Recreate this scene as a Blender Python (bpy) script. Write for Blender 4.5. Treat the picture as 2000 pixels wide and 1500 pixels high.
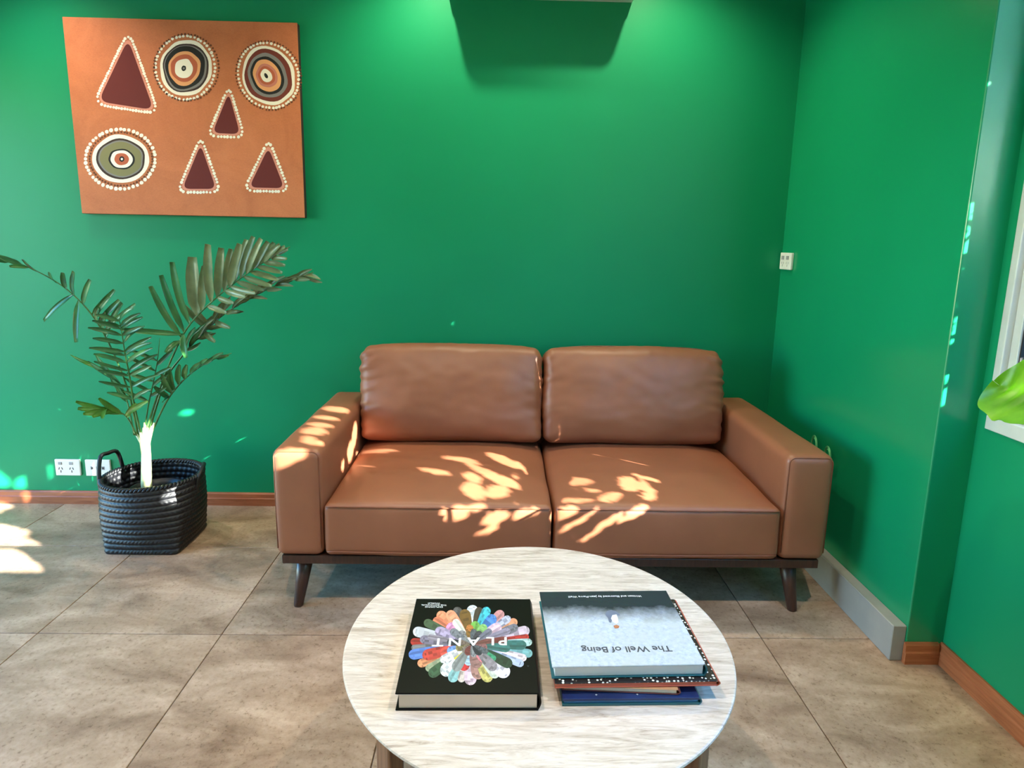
import bpy, bmesh, math, random
from mathutils import Vector, Matrix, noise
import numpy as np

for o in list(bpy.data.objects):
    bpy.data.objects.remove(o, do_unlink=True)
C = bpy.context.scene.collection
SC = bpy.context.scene

# ------------------------------------------------------------------ camera
FOC, PPY, PIT, YAW, ROLL, HC = 1233.154, 698.733, 0.1810, 0.0200, 0.0190, 1.302
cp, sp = math.cos(PIT), math.sin(PIT)
fw = Vector((math.sin(YAW) * cp, math.cos(YAW) * cp, -sp))
rt = Vector((math.cos(YAW), -math.sin(YAW), 0))
up = rt.cross(fw)
r2 = rt * math.cos(ROLL) + up * math.sin(ROLL)
u2 = -rt * math.sin(ROLL) + up * math.cos(ROLL)
cd = bpy.data.cameras.new('camera'); co = bpy.data.objects.new('camera', cd); C.objects.link(co)
cd.sensor_width = 36.0; cd.lens = FOC / 2000 * 36; cd.shift_y = -(750 - PPY) / 2000; cd.clip_start = 0.02
co.matrix_world = Matrix(((r2.x, u2.x, -fw.x, 0), (r2.y, u2.y, -fw.y, 0), (r2.z, u2.z, -fw.z, HC), (0, 0, 0, 1)))
SC.camera = co
EYE = Vector((0, 0, HC))
def ray(x, y): return r2 * ((x - 1000) / FOC) + u2 * (-(y - PPY) / FOC) + fw
def at_x(px, py, X): d = ray(px, py); return EYE + d * (X / d.x)
def at_y(px, py, Y): d = ray(px, py); return EYE + d * (Y / d.y)
def at_z(px, py, Z): d = ray(px, py); return EYE + d * ((Z - HC) / d.z)

# ------------------------------------------------------------------ world, sun, exposure
SC.view_settings.view_transform = 'Standard'; SC.view_settings.look = 'None'
SC.view_settings.gamma = 1.0; SC.view_settings.use_curve_mapping = False
SC.view_settings.exposure = 0.66
W = bpy.data.worlds.new('sky'); SC.world = W; W.use_nodes = True
nt = W.node_tree; nt.nodes.clear()
wo = nt.nodes.new('ShaderNodeOutputWorld'); bg = nt.nodes.new('ShaderNodeBackground'); sk = nt.nodes.new('ShaderNodeTexSky')
sk.sky_type = 'NISHITA'; sk.sun_disc = False; sk.sun_elevation = math.radians(30); sk.sun_rotation = math.radians(127); sk.ozone_density = 1.5; sk.dust_density = 0.2
bg.inputs['Strength'].default_value = 2.3
hs = nt.nodes.new('ShaderNodeHueSaturation'); hs.inputs['Saturation'].default_value = 1.45; nt.links.new(sk.outputs[0], hs.inputs['Color']); nt.links.new(hs.outputs[0], bg.inputs[0]); nt.links.new(bg.outputs[0], wo.inputs[0])
SUND = Vector((-1, 0.76, -0.54)).normalized()
sl = bpy.data.lights.new('sun', 'SUN'); so = bpy.data.objects.new('sun', sl); C.objects.link(so)
sl.energy = 46.0; sl.angle = math.radians(0.25); sl.color = (1.0, 0.95, 0.87)
so.rotation_euler = (-SUND).to_track_quat('Z', 'Y').to_euler(); so.location = (4, -3, 5)
try:
    SC.cycles.max_bounces = 10; SC.cycles.diffuse_bounces = 5; SC.cycles.transparent_max_bounces = 12
    SC.cycles.caustics_reflective = False; SC.cycles.caustics_refractive = False
except Exception: pass

# ------------------------------------------------------------------ helpers
def tag(o, label=None, cat=None, group=None, kind=None):
    if label: o['label'] = label
    if cat: o['category'] = cat
    if group: o['group'] = group
    if kind: o['kind'] = kind
    return o
def empty(name, loc, label=None, cat=None, group=None, rz=0):
    o = bpy.data.objects.new(name, None); C.objects.link(o); o.location = loc; o.rotation_euler = (0, 0, rz)
    o.empty_display_size = 0.1
    return tag(o, label, cat, group)
def wloc(o):
    return o.location if o.parent is None else wloc(o.parent) + o.location
def mesh_obj(name, me, mats, parent=None):
    """mesh given in world coordinates; parents here are never rotated"""
    o = bpy.data.objects.new(name, me); C.objects.link(o)
    if mats is not None:
        for m in (mats if isinstance(mats, (list, tuple)) else [mats]): me.materials.append(m)
    if parent is not None:
        o.parent = parent
        p = wloc(parent); o.location = (0, 0, 0)
        me.transform(Matrix.Translation(-p))
    return o
def bm_obj(name, bm, mats, parent=None, smooth=False):
    me = bpy.data.meshes.new(name); bmesh.ops.recalc_face_normals(bm, faces=bm.faces) if not smooth == 'keep' else None
    bm.to_mesh(me); bm.free()
    if smooth:
        for p in me.polygons: p.use_smooth = True
    return mesh_obj(name, me, mats, parent)
def pd_obj(name, v, f, mats, parent=None, smooth=False, mi=None):
    me = bpy.data.meshes.new(name); me.from_pydata([tuple(a) for a in v], [], f); me.update()
    if smooth:
        for p in me.polygons: p.use_smooth = True
    if mi:
        for p, i in zip(me.polygons, mi): p.material_index = i
    return mesh_obj(name, me, mats, parent)
def add_box(bm, x0, x1, y0, y1, z0, z1, bev=0.0, seg=2, rz=0, piv=None, mi=0):
    vs = [bm.verts.new(p) for p in ((x0,y0,z0),(x1,y0,z0),(x1,y1,z0),(x0,y1,z0),(x0,y0,z1),(x1,y0,z1),(x1,y1,z1),(x0,y1,z1))]
    fs = [bm.faces.new([vs[i] for i in q]) for q in ((3,2,1,0),(4,5,6,7),(0,1,5,4),(1,2,6,5),(2,3,7,6),(3,0,4,7))]
    for f in fs: f.material_index = mi
    geo = vs
    if bev > 0:
        es = list({e for f in fs for e in f.edges})
        r = bmesh.ops.bevel(bm, geom=es, offset=bev, segments=seg, affect='EDGES', profile=0.5)
        geo = list({v for f in r['faces'] for v in f.verts} | {v for v in vs if v.is_valid})
    if rz:
        c = Vector(piv) if piv else Vector(((x0+x1)/2, (y0+y1)/2, 0))
        bmesh.ops.rotate(bm, verts=[v for v in geo if v.is_valid], cent=c, matrix=Matrix.Rotation(rz, 3, 'Z'))
    return geo
def box(name, x0, x1, y0, y1, z0, z1, mat, parent=None, bev=0.0, seg=2, rz=0, piv=None):
    bm = bmesh.new(); add_box(bm, x0, x1, y0, y1, z0, z1, bev, seg, rz, piv)
    return bm_obj(name, bm, mat, parent)
def axis_pts(h, r, n, k=5):
    a = [h - r + r * math.sin(math.pi / 2 * i / k) for i in range(1, k + 1)]
    mid = [(-(h - r)) + 2 * (h - r) * i / n for i in range(n + 1)]
    return [-x for x in reversed(a)] + mid + a
def rbox_mesh(hx, hy, hz, r, nx, ny, nz, k=5, fn=None):
    """rounded box as a shared-vertex grid; fn(p, n) -> p displaces"""
    ax, ay, az = axis_pts(hx, r, nx, k), axis_pts(hy, r, ny, k), axis_pts(hz, r, nz, k)
    V = []; idx = {}; F = []
    def vid(i, j, l):
        key = (i, j, l)
        if key in idx: return idx[key]
        p = Vector((ax[i], ay[j], az[l]))
        q = Vector((max(-hx + r, min(hx - r, p.x)), max(-hy + r, min(hy - r, p.y)), max(-hz + r, min(hz - r, p.z))))
        d = p - q
        n = d.normalized() if d.length > 1e-9 else Vector((0, 0, 1))
        p = q + n * r
        if fn: p = fn(p, n)
        V.append(p); idx[key] = len(V) - 1
        return idx[key]
    I, J, L = len(ax) - 1, len(ay) - 1, len(az) - 1
    for i in range(I):
        for j in range(J):
            F.append([vid(i,j,0), vid(i,j+1,0), vid(i+1,j+1,0), vid(i+1,j,0)])
            F.append([vid(i,j,L), vid(i+1,j,L), vid(i+1,j+1,L), vid(i,j+1,L)])
    for i in range(I):
        for l in range(L):
            F.append([vid(i,0,l), vid(i+1,0,l), vid(i+1,0,l+1), vid(i,0,l+1)])
            F.append([vid(i,J,l), vid(i,J,l+1), vid(i+1,J,l+1), vid(i+1,J,l)])
    for j in range(J):
        for l in range(L):
            F.append([vid(0,j,l), vid(0,j,l+1), vid(0,j+1,l+1), vid(0,j+1,l)])
            F.append([vid(I,j,l), vid(I,j+1,l), vid(I,j+1,l+1), vid(I,j,l+1)])
    return V, F
def tube_data(pts, rad, n=8, close=False, cap=True):
    pts = [Vector(p) for p in pts]; N = len(pts); V = []; F = []
    rr = rad if isinstance(rad, (list, tuple)) else [rad] * N
    ref = None
    for i, p in enumerate(pts):
        if close: t = pts[(i + 1) % N] - pts[i - 1]
        else: t = pts[min(i + 1, N - 1)] - pts[max(i - 1, 0)]
        t.normalize()
        if ref is None:
            ref = Vector((0, 0, 1)) if abs(t.z) < 0.9 else Vector((1, 0, 0))
        a = (ref - t * ref.dot(t))
        if a.length < 1e-6: a = t.orthogonal()
        a.normalize(); ref = a; b = t.cross(a)
        for k in range(n):
            an = 2 * math.pi * k / n
            V.append(p + (a * math.cos(an) + b * math.sin(an)) * rr[i])
    for i in range(N if close else N - 1):
        for k in range(n):
            i2 = (i + 1) % N
            F.append([i*n+k, i*n+(k+1)%n, i2*n+(k+1)%n, i2*n+k])
    if cap and not close:
        F.append(list(range(n))[::-1]); F.append([(N-1)*n+k for k in range(n)])
    return V, F
def tube(name, pts, rad, mat, parent=None, n=8, close=False):
    V, F = tube_data(pts, rad, n, close); return pd_obj(name, V, F, mat, parent, True)
def bez(pts, n):
    """Catmull-Rom through pts"""
    pts = [Vector(p) for p in pts]; P = [pts[0] * 2 - pts[1]] + pts + [pts[-1] * 2 - pts[-2]]; out = []
    S = len(pts) - 1
    for i in range(n + 1):
        u = i / n * S; k = min(int(u), S - 1); t = u - k
        a, b, c, d = P[k:k+4]
        out.append(0.5 * ((2*b) + (c-a)*t + (2*a-5*b+4*c-d)*t*t + (3*b-a-3*c+d)*t**3))
    return out
def lathe_data(prof, n, c):
    V = []; F = []
    for (r, z) in prof:
        for k in range(n):
            a = 2*math.pi*k/n; V.append((c[0]+r*math.cos(a), c[1]+r*math.sin(a), c[2]+z))
    for i in range(len(prof)-1):
        for k in range(n): F.append([i*n+k, i*n+(k+1)%n, (i+1)*n+(k+1)%n, (i+1)*n+k])
    return V, F
def text_obj(name, s, size, mat, parent, mw, ext=0.0001, align='CENTER', sx=1.0, bold=0.0):
    cu = bpy.data.curves.new(name, 'FONT'); cu.body = s; cu.size = size; cu.align_x = align; cu.align_y = 'CENTER'; cu.extrude = ext; cu.resolution_u = 3; cu.offset = bold
    t = bpy.data.objects.new(name + '_tmp', cu); C.objects.link(t)
    dg = bpy.context.evaluated_depsgraph_get(); me = bpy.data.meshes.new_from_object(t.evaluated_get(dg))
    bpy.data.objects.remove(t, do_unlink=True); bpy.data.curves.remove(cu)
    me.transform(mw @ Matrix.Diagonal((sx, 1, 1, 1)))
    me.materials.clear()
    return mesh_obj(name, me, mat, parent)

# ------------------------------------------------------------------ materials
def srgb(r, g, b):
    f = lambda c: (c/255/12.92) if c/255 <= 0.04045 else ((c/255+0.055)/1.055)**2.4
    return (f(r), f(g), f(b), 1)
MATS = {}
class NT:
    def __init__(s, name):
        s.m = bpy.data.materials.new(name); s.m.use_nodes = True; s.t = s.m.node_tree; s.b = s.t.nodes['Principled BSDF']; s.out = s.t.nodes['Material Output']
    def n(s, typ, **k):
        o = s.t.nodes.new(typ)
        for a, v in k.items(): setattr(o, a, v)
        return o
    def l(s, a, b): s.t.links.new(a, b)
    def coord(s, kind='Object', scale=(1,1,1), rot=(0,0,0)):
        tc = s.n('ShaderNodeTexCoord'); mp = s.n('ShaderNodeMapping'); mp.inputs['Scale'].default_value = scale; mp.inputs['Rotation'].default_value = rot
        s.l(tc.outputs[kind], mp.inputs[0]); return mp.outputs[0]
    def pos(s, scale=(1,1,1)):
        g = s.n('ShaderNodeNewGeometry'); mp = s.n('ShaderNodeMapping'); mp.inputs['Scale'].default_value = scale
        s.l(g.outputs['Position'], mp.inputs[0]); return mp.outputs[0]
    def noise(s, v, scale, detail=4, rough=0.55, dist=0.0):
        o = s.n('ShaderNodeTexNoise'); o.inputs['Scale'].default_value = scale; o.inputs['Detail'].default_value = detail; o.inputs['Roughness'].default_value = rough; o.inputs['Distortion'].default_value = dist
        s.l(v, o.inputs['Vector']); return o.outputs['Fac']
    def ramp(s, fac, stops):
        o = s.n('ShaderNodeValToRGB'); e = o.color_ramp.elements
        while len(e) < len(stops): e.new(0.5)
        for x, (p, c) in zip(e, stops): x.position = p; x.color = c
        s.l(fac, o.inputs[0]); return o.outputs[0]
    def mix(s, fac, a, b, typ='MIX'):
        o = s.n('ShaderNodeMix'); o.data_type = 'RGBA'; o.blend_type = typ
        for sock, v in ((o.inputs[0], fac), (o.inputs[6], a), (o.inputs[7], b)):
            if isinstance(v, (int, float)): sock.default_value = v
            elif isinstance(v, tuple): sock.default_value = v
            else: s.l(v, sock)
        return o.outputs[2]
    def bump(s, h, strength=0.2, dist=0.002):
        o = s.n('ShaderNodeBump'); o.inputs['Strength'].default_value = strength; o.inputs['Distance'].default_value = dist
        s.l(h, o.inputs['Height']); s.l(o.outputs[0], s.b.inputs['Normal']); return o
    def base(s, c):
        if isinstance(c, tuple): s.b.inputs['Base Color'].default_value = c
        else: s.l(c, s.b.inputs['Base Color'])
    def set(s, **k):
        for a, v in k.items(): s.b.inputs[a.replace('_', ' ')].default_value = v
def simple(name, col, rough=0.5, spec=0.5, var=0.06, scale=40, bump=0.0, metal=0.0, **k):
    if name in MATS: return MATS[name]
    t = NT(name); v = t.coord('Object')
    f = t.noise(v, scale, 3)
    d = tuple(max(0, c*(1-var*2)) for c in col[:3]) + (1,); h = tuple(min(1, c*(1+var)) for c in col[:3]) + (1,)
    t.base(t.ramp(f, [(0.3, d), (0.7, h)])); t.set(Roughness=rough, Metallic=metal); t.b.inputs['Specular IOR Level'].default_value = spec
    if bump: t.bump(f, bump, 0.001)
    for a, vv in k.items(): t.b.inputs[a.replace('_', ' ')].default_value = vv
    MATS[name] = t.m; return t.m
def m_wall(name='green_paint', rough=0.42, spec=0.22):
    t = NT(name); v = t.pos()
    f = t.noise(v, 1.3, 3); f2 = t.noise(v, 220, 2)
    t.base(t.ramp(f, [(0.3, srgb(12, 132, 88)), (0.7, srgb(16, 138, 93))]))
    t.set(Roughness=rough); t.b.inputs['Specular IOR Level'].default_value = spec
    t.bump(f2, 0.06, 0.001); return t.m
def m_leather():
    t = NT('tan_leather'); v = t.pos()
    a = t.noise(v, 5, 4); b = t.noise(v, 420, 3, 0.6)
    vo = t.n('ShaderNodeTexVoronoi'); vo.inputs['Scale'].default_value = 330; t.l(v, vo.inputs['Vector'])
    t.base(t.ramp(a, [(0.3, srgb(134, 82, 57)), (0.7, srgb(147, 91, 64))]))
    t.set(Roughness=0.43); t.b.inputs['Specular IOR Level'].default_value = 0.5
    t.bump(t.mix(0.5, vo.outputs['Distance'], b), 0.12, 0.0012); return t.m
def m_tile():
    t = NT('stone_tile'); v = t.pos()
    oi = t.n('ShaderNodeObjectInfo')
    ad = t.n('ShaderNodeVectorMath', operation='ADD'); t.l(v, ad.inputs[0])
    cm = t.n('ShaderNodeCombineXYZ'); ml = t.n('ShaderNodeMath', operation='MULTIPLY'); ml.inputs[1].default_value = 37.0
    t.l(oi.outputs['Random'], ml.inputs[0]); t.l(ml.outputs[0], cm.inputs[0]); t.l(ml.outputs[0], cm.inputs[2]); t.l(cm.outputs[0], ad.inputs[1])
    mp = t.n('ShaderNodeMapping'); mp.inputs['Scale'].default_value = (1.0, 2.0, 1.0); mp.inputs['Rotation'].default_value = (0, 0, 0.5); t.l(ad.outputs[0], mp.inputs[0])
    a = t.noise(mp.outputs[0], 3.2, 8, 0.62, 0.6); b = t.noise(ad.outputs[0], 80, 8, 0.75)
    c1 = t.ramp(a, [(0.28, srgb(124, 98, 80)), (0.48, srgb(168, 141, 119)), (0.68, srgb(200, 173, 151))])
    pit = t.ramp(b, [(0.36, (0.45, 0.4, 0.34, 1)), (0.43, (0.86, 0.83, 0.79, 1)), (0.62, (1.0, 1.0, 1.0, 1))])
    c2 = t.mix(0.85, c1, pit, 'MULTIPLY')
    t.base(c2); rr = t.n('ShaderNodeMapRange'); rr.inputs[3].default_value = 0.36; rr.inputs[4].default_value = 0.55
    t.l(a, rr.inputs[0]); t.l(rr.outputs[0], t.b.inputs['Roughness']); t.b.inputs['Specular IOR Level'].default_value = 0.4
    t.bump(b, 0.12, 0.001); return t.m
def m_wood(name, c0, c1, c2, axis=(1, 14, 14), rough=0.42, scale=6):
    t = NT(name); v = t.pos(axis)
    a = t.noise(v, scale, 6, 0.6, 0.8)
    t.base(t.ramp(a, [(0.3, c0), (0.5, c1), (0.72, c2)])); t.set(Roughness=rough); t.bump(a, 0.08, 0.001); return t.m
def m_travertine():
    t = NT('pale_travertine'); v = t.pos((2.2, 17, 8))
    a = t.noise(v, 3.0, 10, 0.66, 1.4); v2 = t.pos((9.0, 75, 40)); b = t.noise(v2, 2.4, 6, 0.7, 0.6)
    c = t.ramp(a, [(0.25, srgb(140, 120, 104)), (0.42, srgb(194, 177, 162)), (0.58, srgb(218, 203, 191)), (0.8, srgb(172, 153, 138))])
    p = t.ramp(b, [(0.32, (0.6, 0.55, 0.5, 1)), (0.46, (1, 1, 1, 1))])
    t.base(t.mix(0.7, c, p, 'MULTIPLY')); t.set(Roughness=0.34); t.b.inputs['Specular IOR Level'].default_value = 0.5
    t.bump(b, 0.05, 0.001); return t.m
def m_leaf(name, c0, c1, c2, trans=0.25, rough=0.38, sc=9):
    t = NT(name); v = t.pos()
    a = t.noise(v, sc, 4); t.base(t.ramp(a, [(0.3, c0), (0.5, c1), (0.72, c2)])); t.set(Roughness=rough)
    tr = t.n('ShaderNodeBsdfTranslucent'); tr.inputs[0].default_value = tuple(min(1, x*1.7) for x in c2[:3]) + (1,)
    mx = t.n('ShaderNodeMixShader'); mx.inputs[0].default_value = trans
    t.l(t.b.outputs[0], mx.inputs[1]); t.l(tr.outputs[0], mx.inputs[2]); t.l(mx.outputs[0], t.out.inputs[0]); return t.m
def m_glass():
    t = NT('window_glass'); tr = t.n('ShaderNodeBsdfTransparent'); tr.inputs[0].default_value = (0.94, 0.97, 0.97, 1)
    gl = t.n('ShaderNodeBsdfGlossy'); gl.inputs['Roughness'].default_value = 0.02
    lw = t.n('ShaderNodeLayerWeight'); pw = t.n('ShaderNodeMath', operation='POWER'); pw.inputs[1].default_value = 5.0; t.l(lw.outputs['Facing'], pw.inputs[0])
    fr = t.n('ShaderNodeMapRange'); fr.inputs[3].default_value = 0.04; fr.inputs[4].default_value = 1.0; t.l(pw.outputs[0], fr.inputs[0])
    mx = t.n('ShaderNodeMixShader'); t.l(fr.outputs[0], mx.inputs[0]); t.l(tr.outputs[0], mx.inputs[1]); t.l(gl.outputs[0], mx.inputs[2]); t.l(mx.outputs[0], t.out.inputs[0]); return t.m
def m_emit(name, col, st):
    t = NT(name); t.base(col); t.b.inputs['Emission Color'].default_value = col; t.b.inputs['Emission Strength'].default_value = st; return t.m
def m_vcol(name, rough=0.45):
    t = NT(name); a = t.n('ShaderNodeVertexColor'); a.layer_name = 'Col'; t.l(a.outputs[0], t.b.inputs['Base Color']); t.set(Roughness=rough); return t.m

WALL = m_wall(); LEA = m_leather(); TILE = m_tile(); TRAV = m_travertine(); GLASS = m_glass()
GROUT = simple('dark_grout', srgb(92, 78, 64), 0.9)
SKWOOD = m_wood('skirting_wood', srgb(140, 74, 42), srgb(163, 92, 56), srgb(178, 106, 68))
SKWOODY = m_wood('skirting_wood_side', srgb(140, 74, 42), srgb(163, 92, 56), srgb(178, 106, 68), (14, 1, 14))
TEAK = m_wood('table_wood', srgb(112, 72, 46), srgb(136, 92, 62), srgb(158, 112, 78), (16, 16, 1))
WALNUT = m_wood('dark_walnut', srgb(44, 26, 20), srgb(58, 34, 26), srgb(72, 44, 33), (14, 14, 2), 0.38)
GREY = simple('grey_skirting_metal', srgb(152, 149, 145), 0.42, var=0.04, scale=12)
WHITEP = simple('white_plastic', srgb(226, 226, 220), 0.35, var=0.02)
GREYP = simple('grey_plastic', srgb(150, 152, 152), 0.4, var=0.03)
DARKP = simple('dark_plastic', srgb(40, 40, 42), 0.5, var=0.05)
CEIL = simple('ceiling_white', srgb(232, 230, 224), 0.9, var=0.01, scale=3)
ALU = simple('window_aluminium', srgb(196, 200, 198), 0.4, var=0.03, scale=20)
RUBBER = simple('black_gasket', srgb(20, 22, 26), 0.6)

# ------------------------------------------------------------------ the room
YB = 2.965            # back wall
XP = 1.312            # face of the pier on the right
YP = 1.800            # front face of the pier
XW = 1.432            # recessed window wall
XL, YF, ZC = -3.3, -2.4, 2.66
T = 0.15
def struct(o, label, cat): return tag(o, label, cat, None, 'structure')
# floor: slab with recessed joints and single tiles
fl = box('floor', XL, XW, YF, YB, -0.12, -0.004, GROUT); struct(fl, 'beige stone tiled floor with thin dark joints', 'floor')
PT = 0.604; X0, Y0 = -0.911, 1.917; G = 0.0016
i0 = math.floor((XL - X0) / PT); i1 = math.ceil((XW - X0) / PT); j0 = math.floor((YF - Y0) / PT); j1 = math.ceil((YB - Y0) / PT)
shared = {}
for i in range(i0, i1):
    for j in range(j0, j1):
        xa, xb = max(X0 + i*PT + G, XL), min(X0 + (i+1)*PT - G, XW); ya, yb = max(Y0 + j*PT + G, YF), min(Y0 + (j+1)*PT - G, YB)
        if xb - xa < 0.01 or yb - ya < 0.01: continue
        key = (round(xb - xa, 4), round(yb - ya, 4))
        if key not in shared:
            bm = bmesh.new(); w, d = key
            add_box(bm, 0, w, 0, d, -0.02, 0, 0.0012, 1)
            me = bpy.data.meshes.new('tile'); bm.to_mesh(me); bm.free(); me.materials.append(TILE); shared[key] = me
        o = bpy.data.objects.new('tile', shared[key]); C.objects.link(o); o.parent = fl; o.location = (xa, ya, 0)
struct(box('wall_back', XL - T, XP, YB, YB + T, -0.1, ZC, WALL), 'emerald green wall behind the tan sofa', 'wall')
pier = box('wall_right', XP, XW + T, YP, YB + T, -0.1, ZC, m_wall('green_gloss_paint', 0.24, 0.6), bev=0.004); struct(pier, 'emerald green wall pier to the right of the sofa', 'wall')
WY0, WY1, WZ0, WZ1 = -1.5, 1.764, 0.79, 2.48
bm = bmesh.new()
add_box(bm, XW, XW + T, YF, YP, -0.1, WZ0); add_box(bm, XW, XW + T, YF, YP, WZ1, ZC)
add_box(bm, XW, XW + T, WY1, YP, WZ0, WZ1); add_box(bm, XW, XW + T, YF, WY0, WZ0, WZ1)
struct(bm_obj('wall_window', bm, WALL), 'emerald green recessed wall below and around the window', 'wall')
LY0, LY1, LZ1 = 0.5, 2.6, 2.1
bm = bmesh.new()
add_box(bm, XL - T, XL, YF - T, LY0, -0.1, ZC); add_box(bm, XL - T, XL, LY1, YB, -0.1, ZC); add_box(bm, XL - T, XL, LY0, LY1, LZ1, ZC)
struct(bm_obj('wall_left', bm, CEIL), 'pale wall far to the left with a glazed opening', 'wall')
struct(box('wall_front', XL, XW + T, YF - T, YF, -0.1, ZC, CEIL), 'plain pale wall behind the viewer', 'wall')
struct(box('ceiling', XL - T, XW + T, YF - T, YB + T, ZC, ZC + 0.12, CEIL), 'white flat ceiling with downlights', 'ceiling')

# skirtings
def skirt_prof(h=0.064, t=0.016): return [(0, 0), (t, 0), (t, h*0.55), (t*0.8, h*0.62), (t*0.72, h*0.9), (t*0.4, h), (0, h)]
def skirting(name, p0, p1, nrm, mat, label, h=0.064, t=0.016):
    p0, p1, nrm = Vector(p0), Vector(p1), Vector(nrm); V = []; pr = skirt_prof(h, t); n = len(pr)
    for p in (p0, p1):
        for (a, z) in pr: V.append(p + nrm * a + Vector((0, 0, z)))
    F = [[k, (k+1) % n, n + (k+1) % n, n + k] for k in range(n)] + [list(range(n))[::-1], [n + k for k in range(n)]]
    bm = bmesh.new(); vs = [bm.verts.new(v) for v in V]
    for f in F: bm.faces.new([vs[i] for i in f])
    return struct(bm_obj(name, bm, mat), label, 'skirting')
skirting('baseboard_back', (XL, YB, 0), (XP - 0.002, YB, 0), (0, -1, 0), SKWOOD, 'reddish wooden skirting along the back wall')
skirting('baseboard_right', (XW, YF, 0), (XW, YP - 0.0005, 0), (-1, 0, 0), SKWOODY, 'long reddish wooden skirting under the window wall', 0.07)
skirting('baseboard_pier', (XP - 0.006, YP, 0), (XW - 0.017, YP, 0), (0, -1, 0), SKWOOD, 'short reddish wooden skirting block on the pier end', 0.07)
bm = bmesh.new(); add_box(bm, XP - 0.044, XP, YP + 0.004, YB - 0.018, 0, 0.122, 0.002, 1)
tr = struct(bm_obj('trim_1', bm, GREY), 'grey boxed skirting trim along the foot of the right pier', 'skirting')

# window on the right
win = empty('window_1', (XW + 0.05, (WY0 + WY1) / 2, WZ0)); struct(win, 'grey aluminium sliding window in the right wall', 'window')
FX0, FX1 = XW - 0.006, XW + 0.10; fwid = 0.042
box('frame_sill', FX0, FX1, WY0, WY1, WZ0, WZ0 + fwid, ALU, win, 0.003)
box('frame_head', FX0, FX1, WY0, WY1, WZ1 - fwid, WZ1, ALU, win, 0.003)
for (a, b) in ((WY1 - fwid*0.62, WY1), (WY0, WY0 + fwid)): box('frame_jamb', FX0, FX1, a, b, WZ0 + fwid, WZ1 - fwid, ALU, win, 0.003)
mid = (WY0 + WY1) / 2
for k, (a, b, sx) in enumerate(((mid - 0.02, WY1 - fwid*0.62, 0.012), (WY0 + fwid, mid + 0.02, 0.052))):
    za, zb = WZ0 + fwid, WZ1 - fwid; s = 0.028
    X = XW + sx
    sash = box('sash', X, X + 0.03, a, a + s, za, zb, ALU, win, 0.002)
    box('sash_stile', X, X + 0.03, b - s, b, za, zb, ALU, sash, 0.002)
    box('sash_rail', X, X + 0.03, a + s, b - s, za, za + s, ALU, sash, 0.002); box('sash_rail', X, X + 0.03, a + s, b - s, zb - s, zb, ALU, sash, 0.002)
    bm = bmesh.new()
    add_box(bm, X + 0.006, X + 0.024, a + s, a + s + 0.004, za + s, zb - s); add_box(bm, X + 0.006, X + 0.024, b - s - 0.004, b - s, za + s, zb - s)
    add_box(bm, X + 0.006, X + 0.024, a + s, b - s, za + s, za + s + 0.004); add_box(bm, X + 0.006, X + 0.024, a + s, b - s, zb - s - 0.004, zb - s)
    bm_obj('gasket', bm, RUBBER, sash)
    box('pane', X + 0.013, X + 0.017, a + s, b - s, za + s, zb - s, GLASS, win)
# glazed opening far left
door = empty('door_1', (XL - 0.07, (LY0 + LY1) / 2, 0)); struct(door, 'glazed sliding door at the far left', 'door')
n = 3; w = (LY1 - LY0) / n
for k in range(n):
    a, b = LY0 + k*w, LY0 + (k+1)*w
    for q in (a, b - 0.04): box('door_stile', XL - 0.09, XL - 0.05, q, q + 0.04, 0, LZ1, ALU, door, 0.002)
    box('door_rail', XL - 0.09, XL - 0.05, a + 0.04, b - 0.04, 0, 0.06, ALU, door, 0.002); box('door_rail', XL - 0.09, XL - 0.05, a + 0.04, b - 0.04, LZ1 - 0.05, LZ1, ALU, door, 0.002)
    box('pane', XL - 0.072, XL - 0.068, a + 0.04, b - 0.04, 0.06, LZ1 - 0.05, GLASS, door)

# downlights in the ceiling (above the frame)
LAMPM = m_emit('lamp_lens', (1, 0.93, 0.82, 1), 6.0)
def downlight(x, y, watts, label, col=(1, 0.9, 0.75), size=math.radians(115), blend=0.8, rad=0.035):
    e = empty('downlight', (x, y, ZC), label, 'downlight', 'ceiling downlights')
    V, F = lathe_data([(0.036, -0.001), (0.05, -0.006), (0.056, -0.004), (0.056, 0.0)], 24, (x, y, ZC)); pd_obj('trim_ring', V, F, WHITEP, e, True)
    V, F = lathe_data([(0.0005, -0.0015), (0.036, -0.0015)], 24, (x, y, ZC)); pd_obj('lens', V, F, LAMPM, e)
    l = bpy.data.lights.new('downlight_lamp', 'SPOT'); l.energy = watts; l.color = col; l.spot_size = size; l.spot_blend = blend; l.shadow_soft_size = rad
    lo = bpy.data.objects.new('downlight_lamp', l); C.objects.link(lo); lo.parent = e; lo.location = (0, 0, -0.02)
WW = dict(col=(1, 0.86, 0.6), size=math.radians(132), blend=0.75, rad=0.014)
downlight(-0.31, 2.62, 34, 'ceiling downlight left of the wall unit', **WW)
downlight(0.64, 2.57, 34, 'ceiling downlight right of the wall unit', **WW)
downlight(-1.94, 2.525, 34, 'ceiling downlight over the palm', rad=0.02)
downlight(-0.55, 0.9, 58, 'ceiling downlight left of the coffee table', rad=0.02)
downlight(0.78, 0.9, 58, 'ceiling downlight right of the coffee table', rad=0.02)
downlight(-2.1, 0.7, 50, 'ceiling downlight over the left of the room', rad=0.02)

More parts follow.
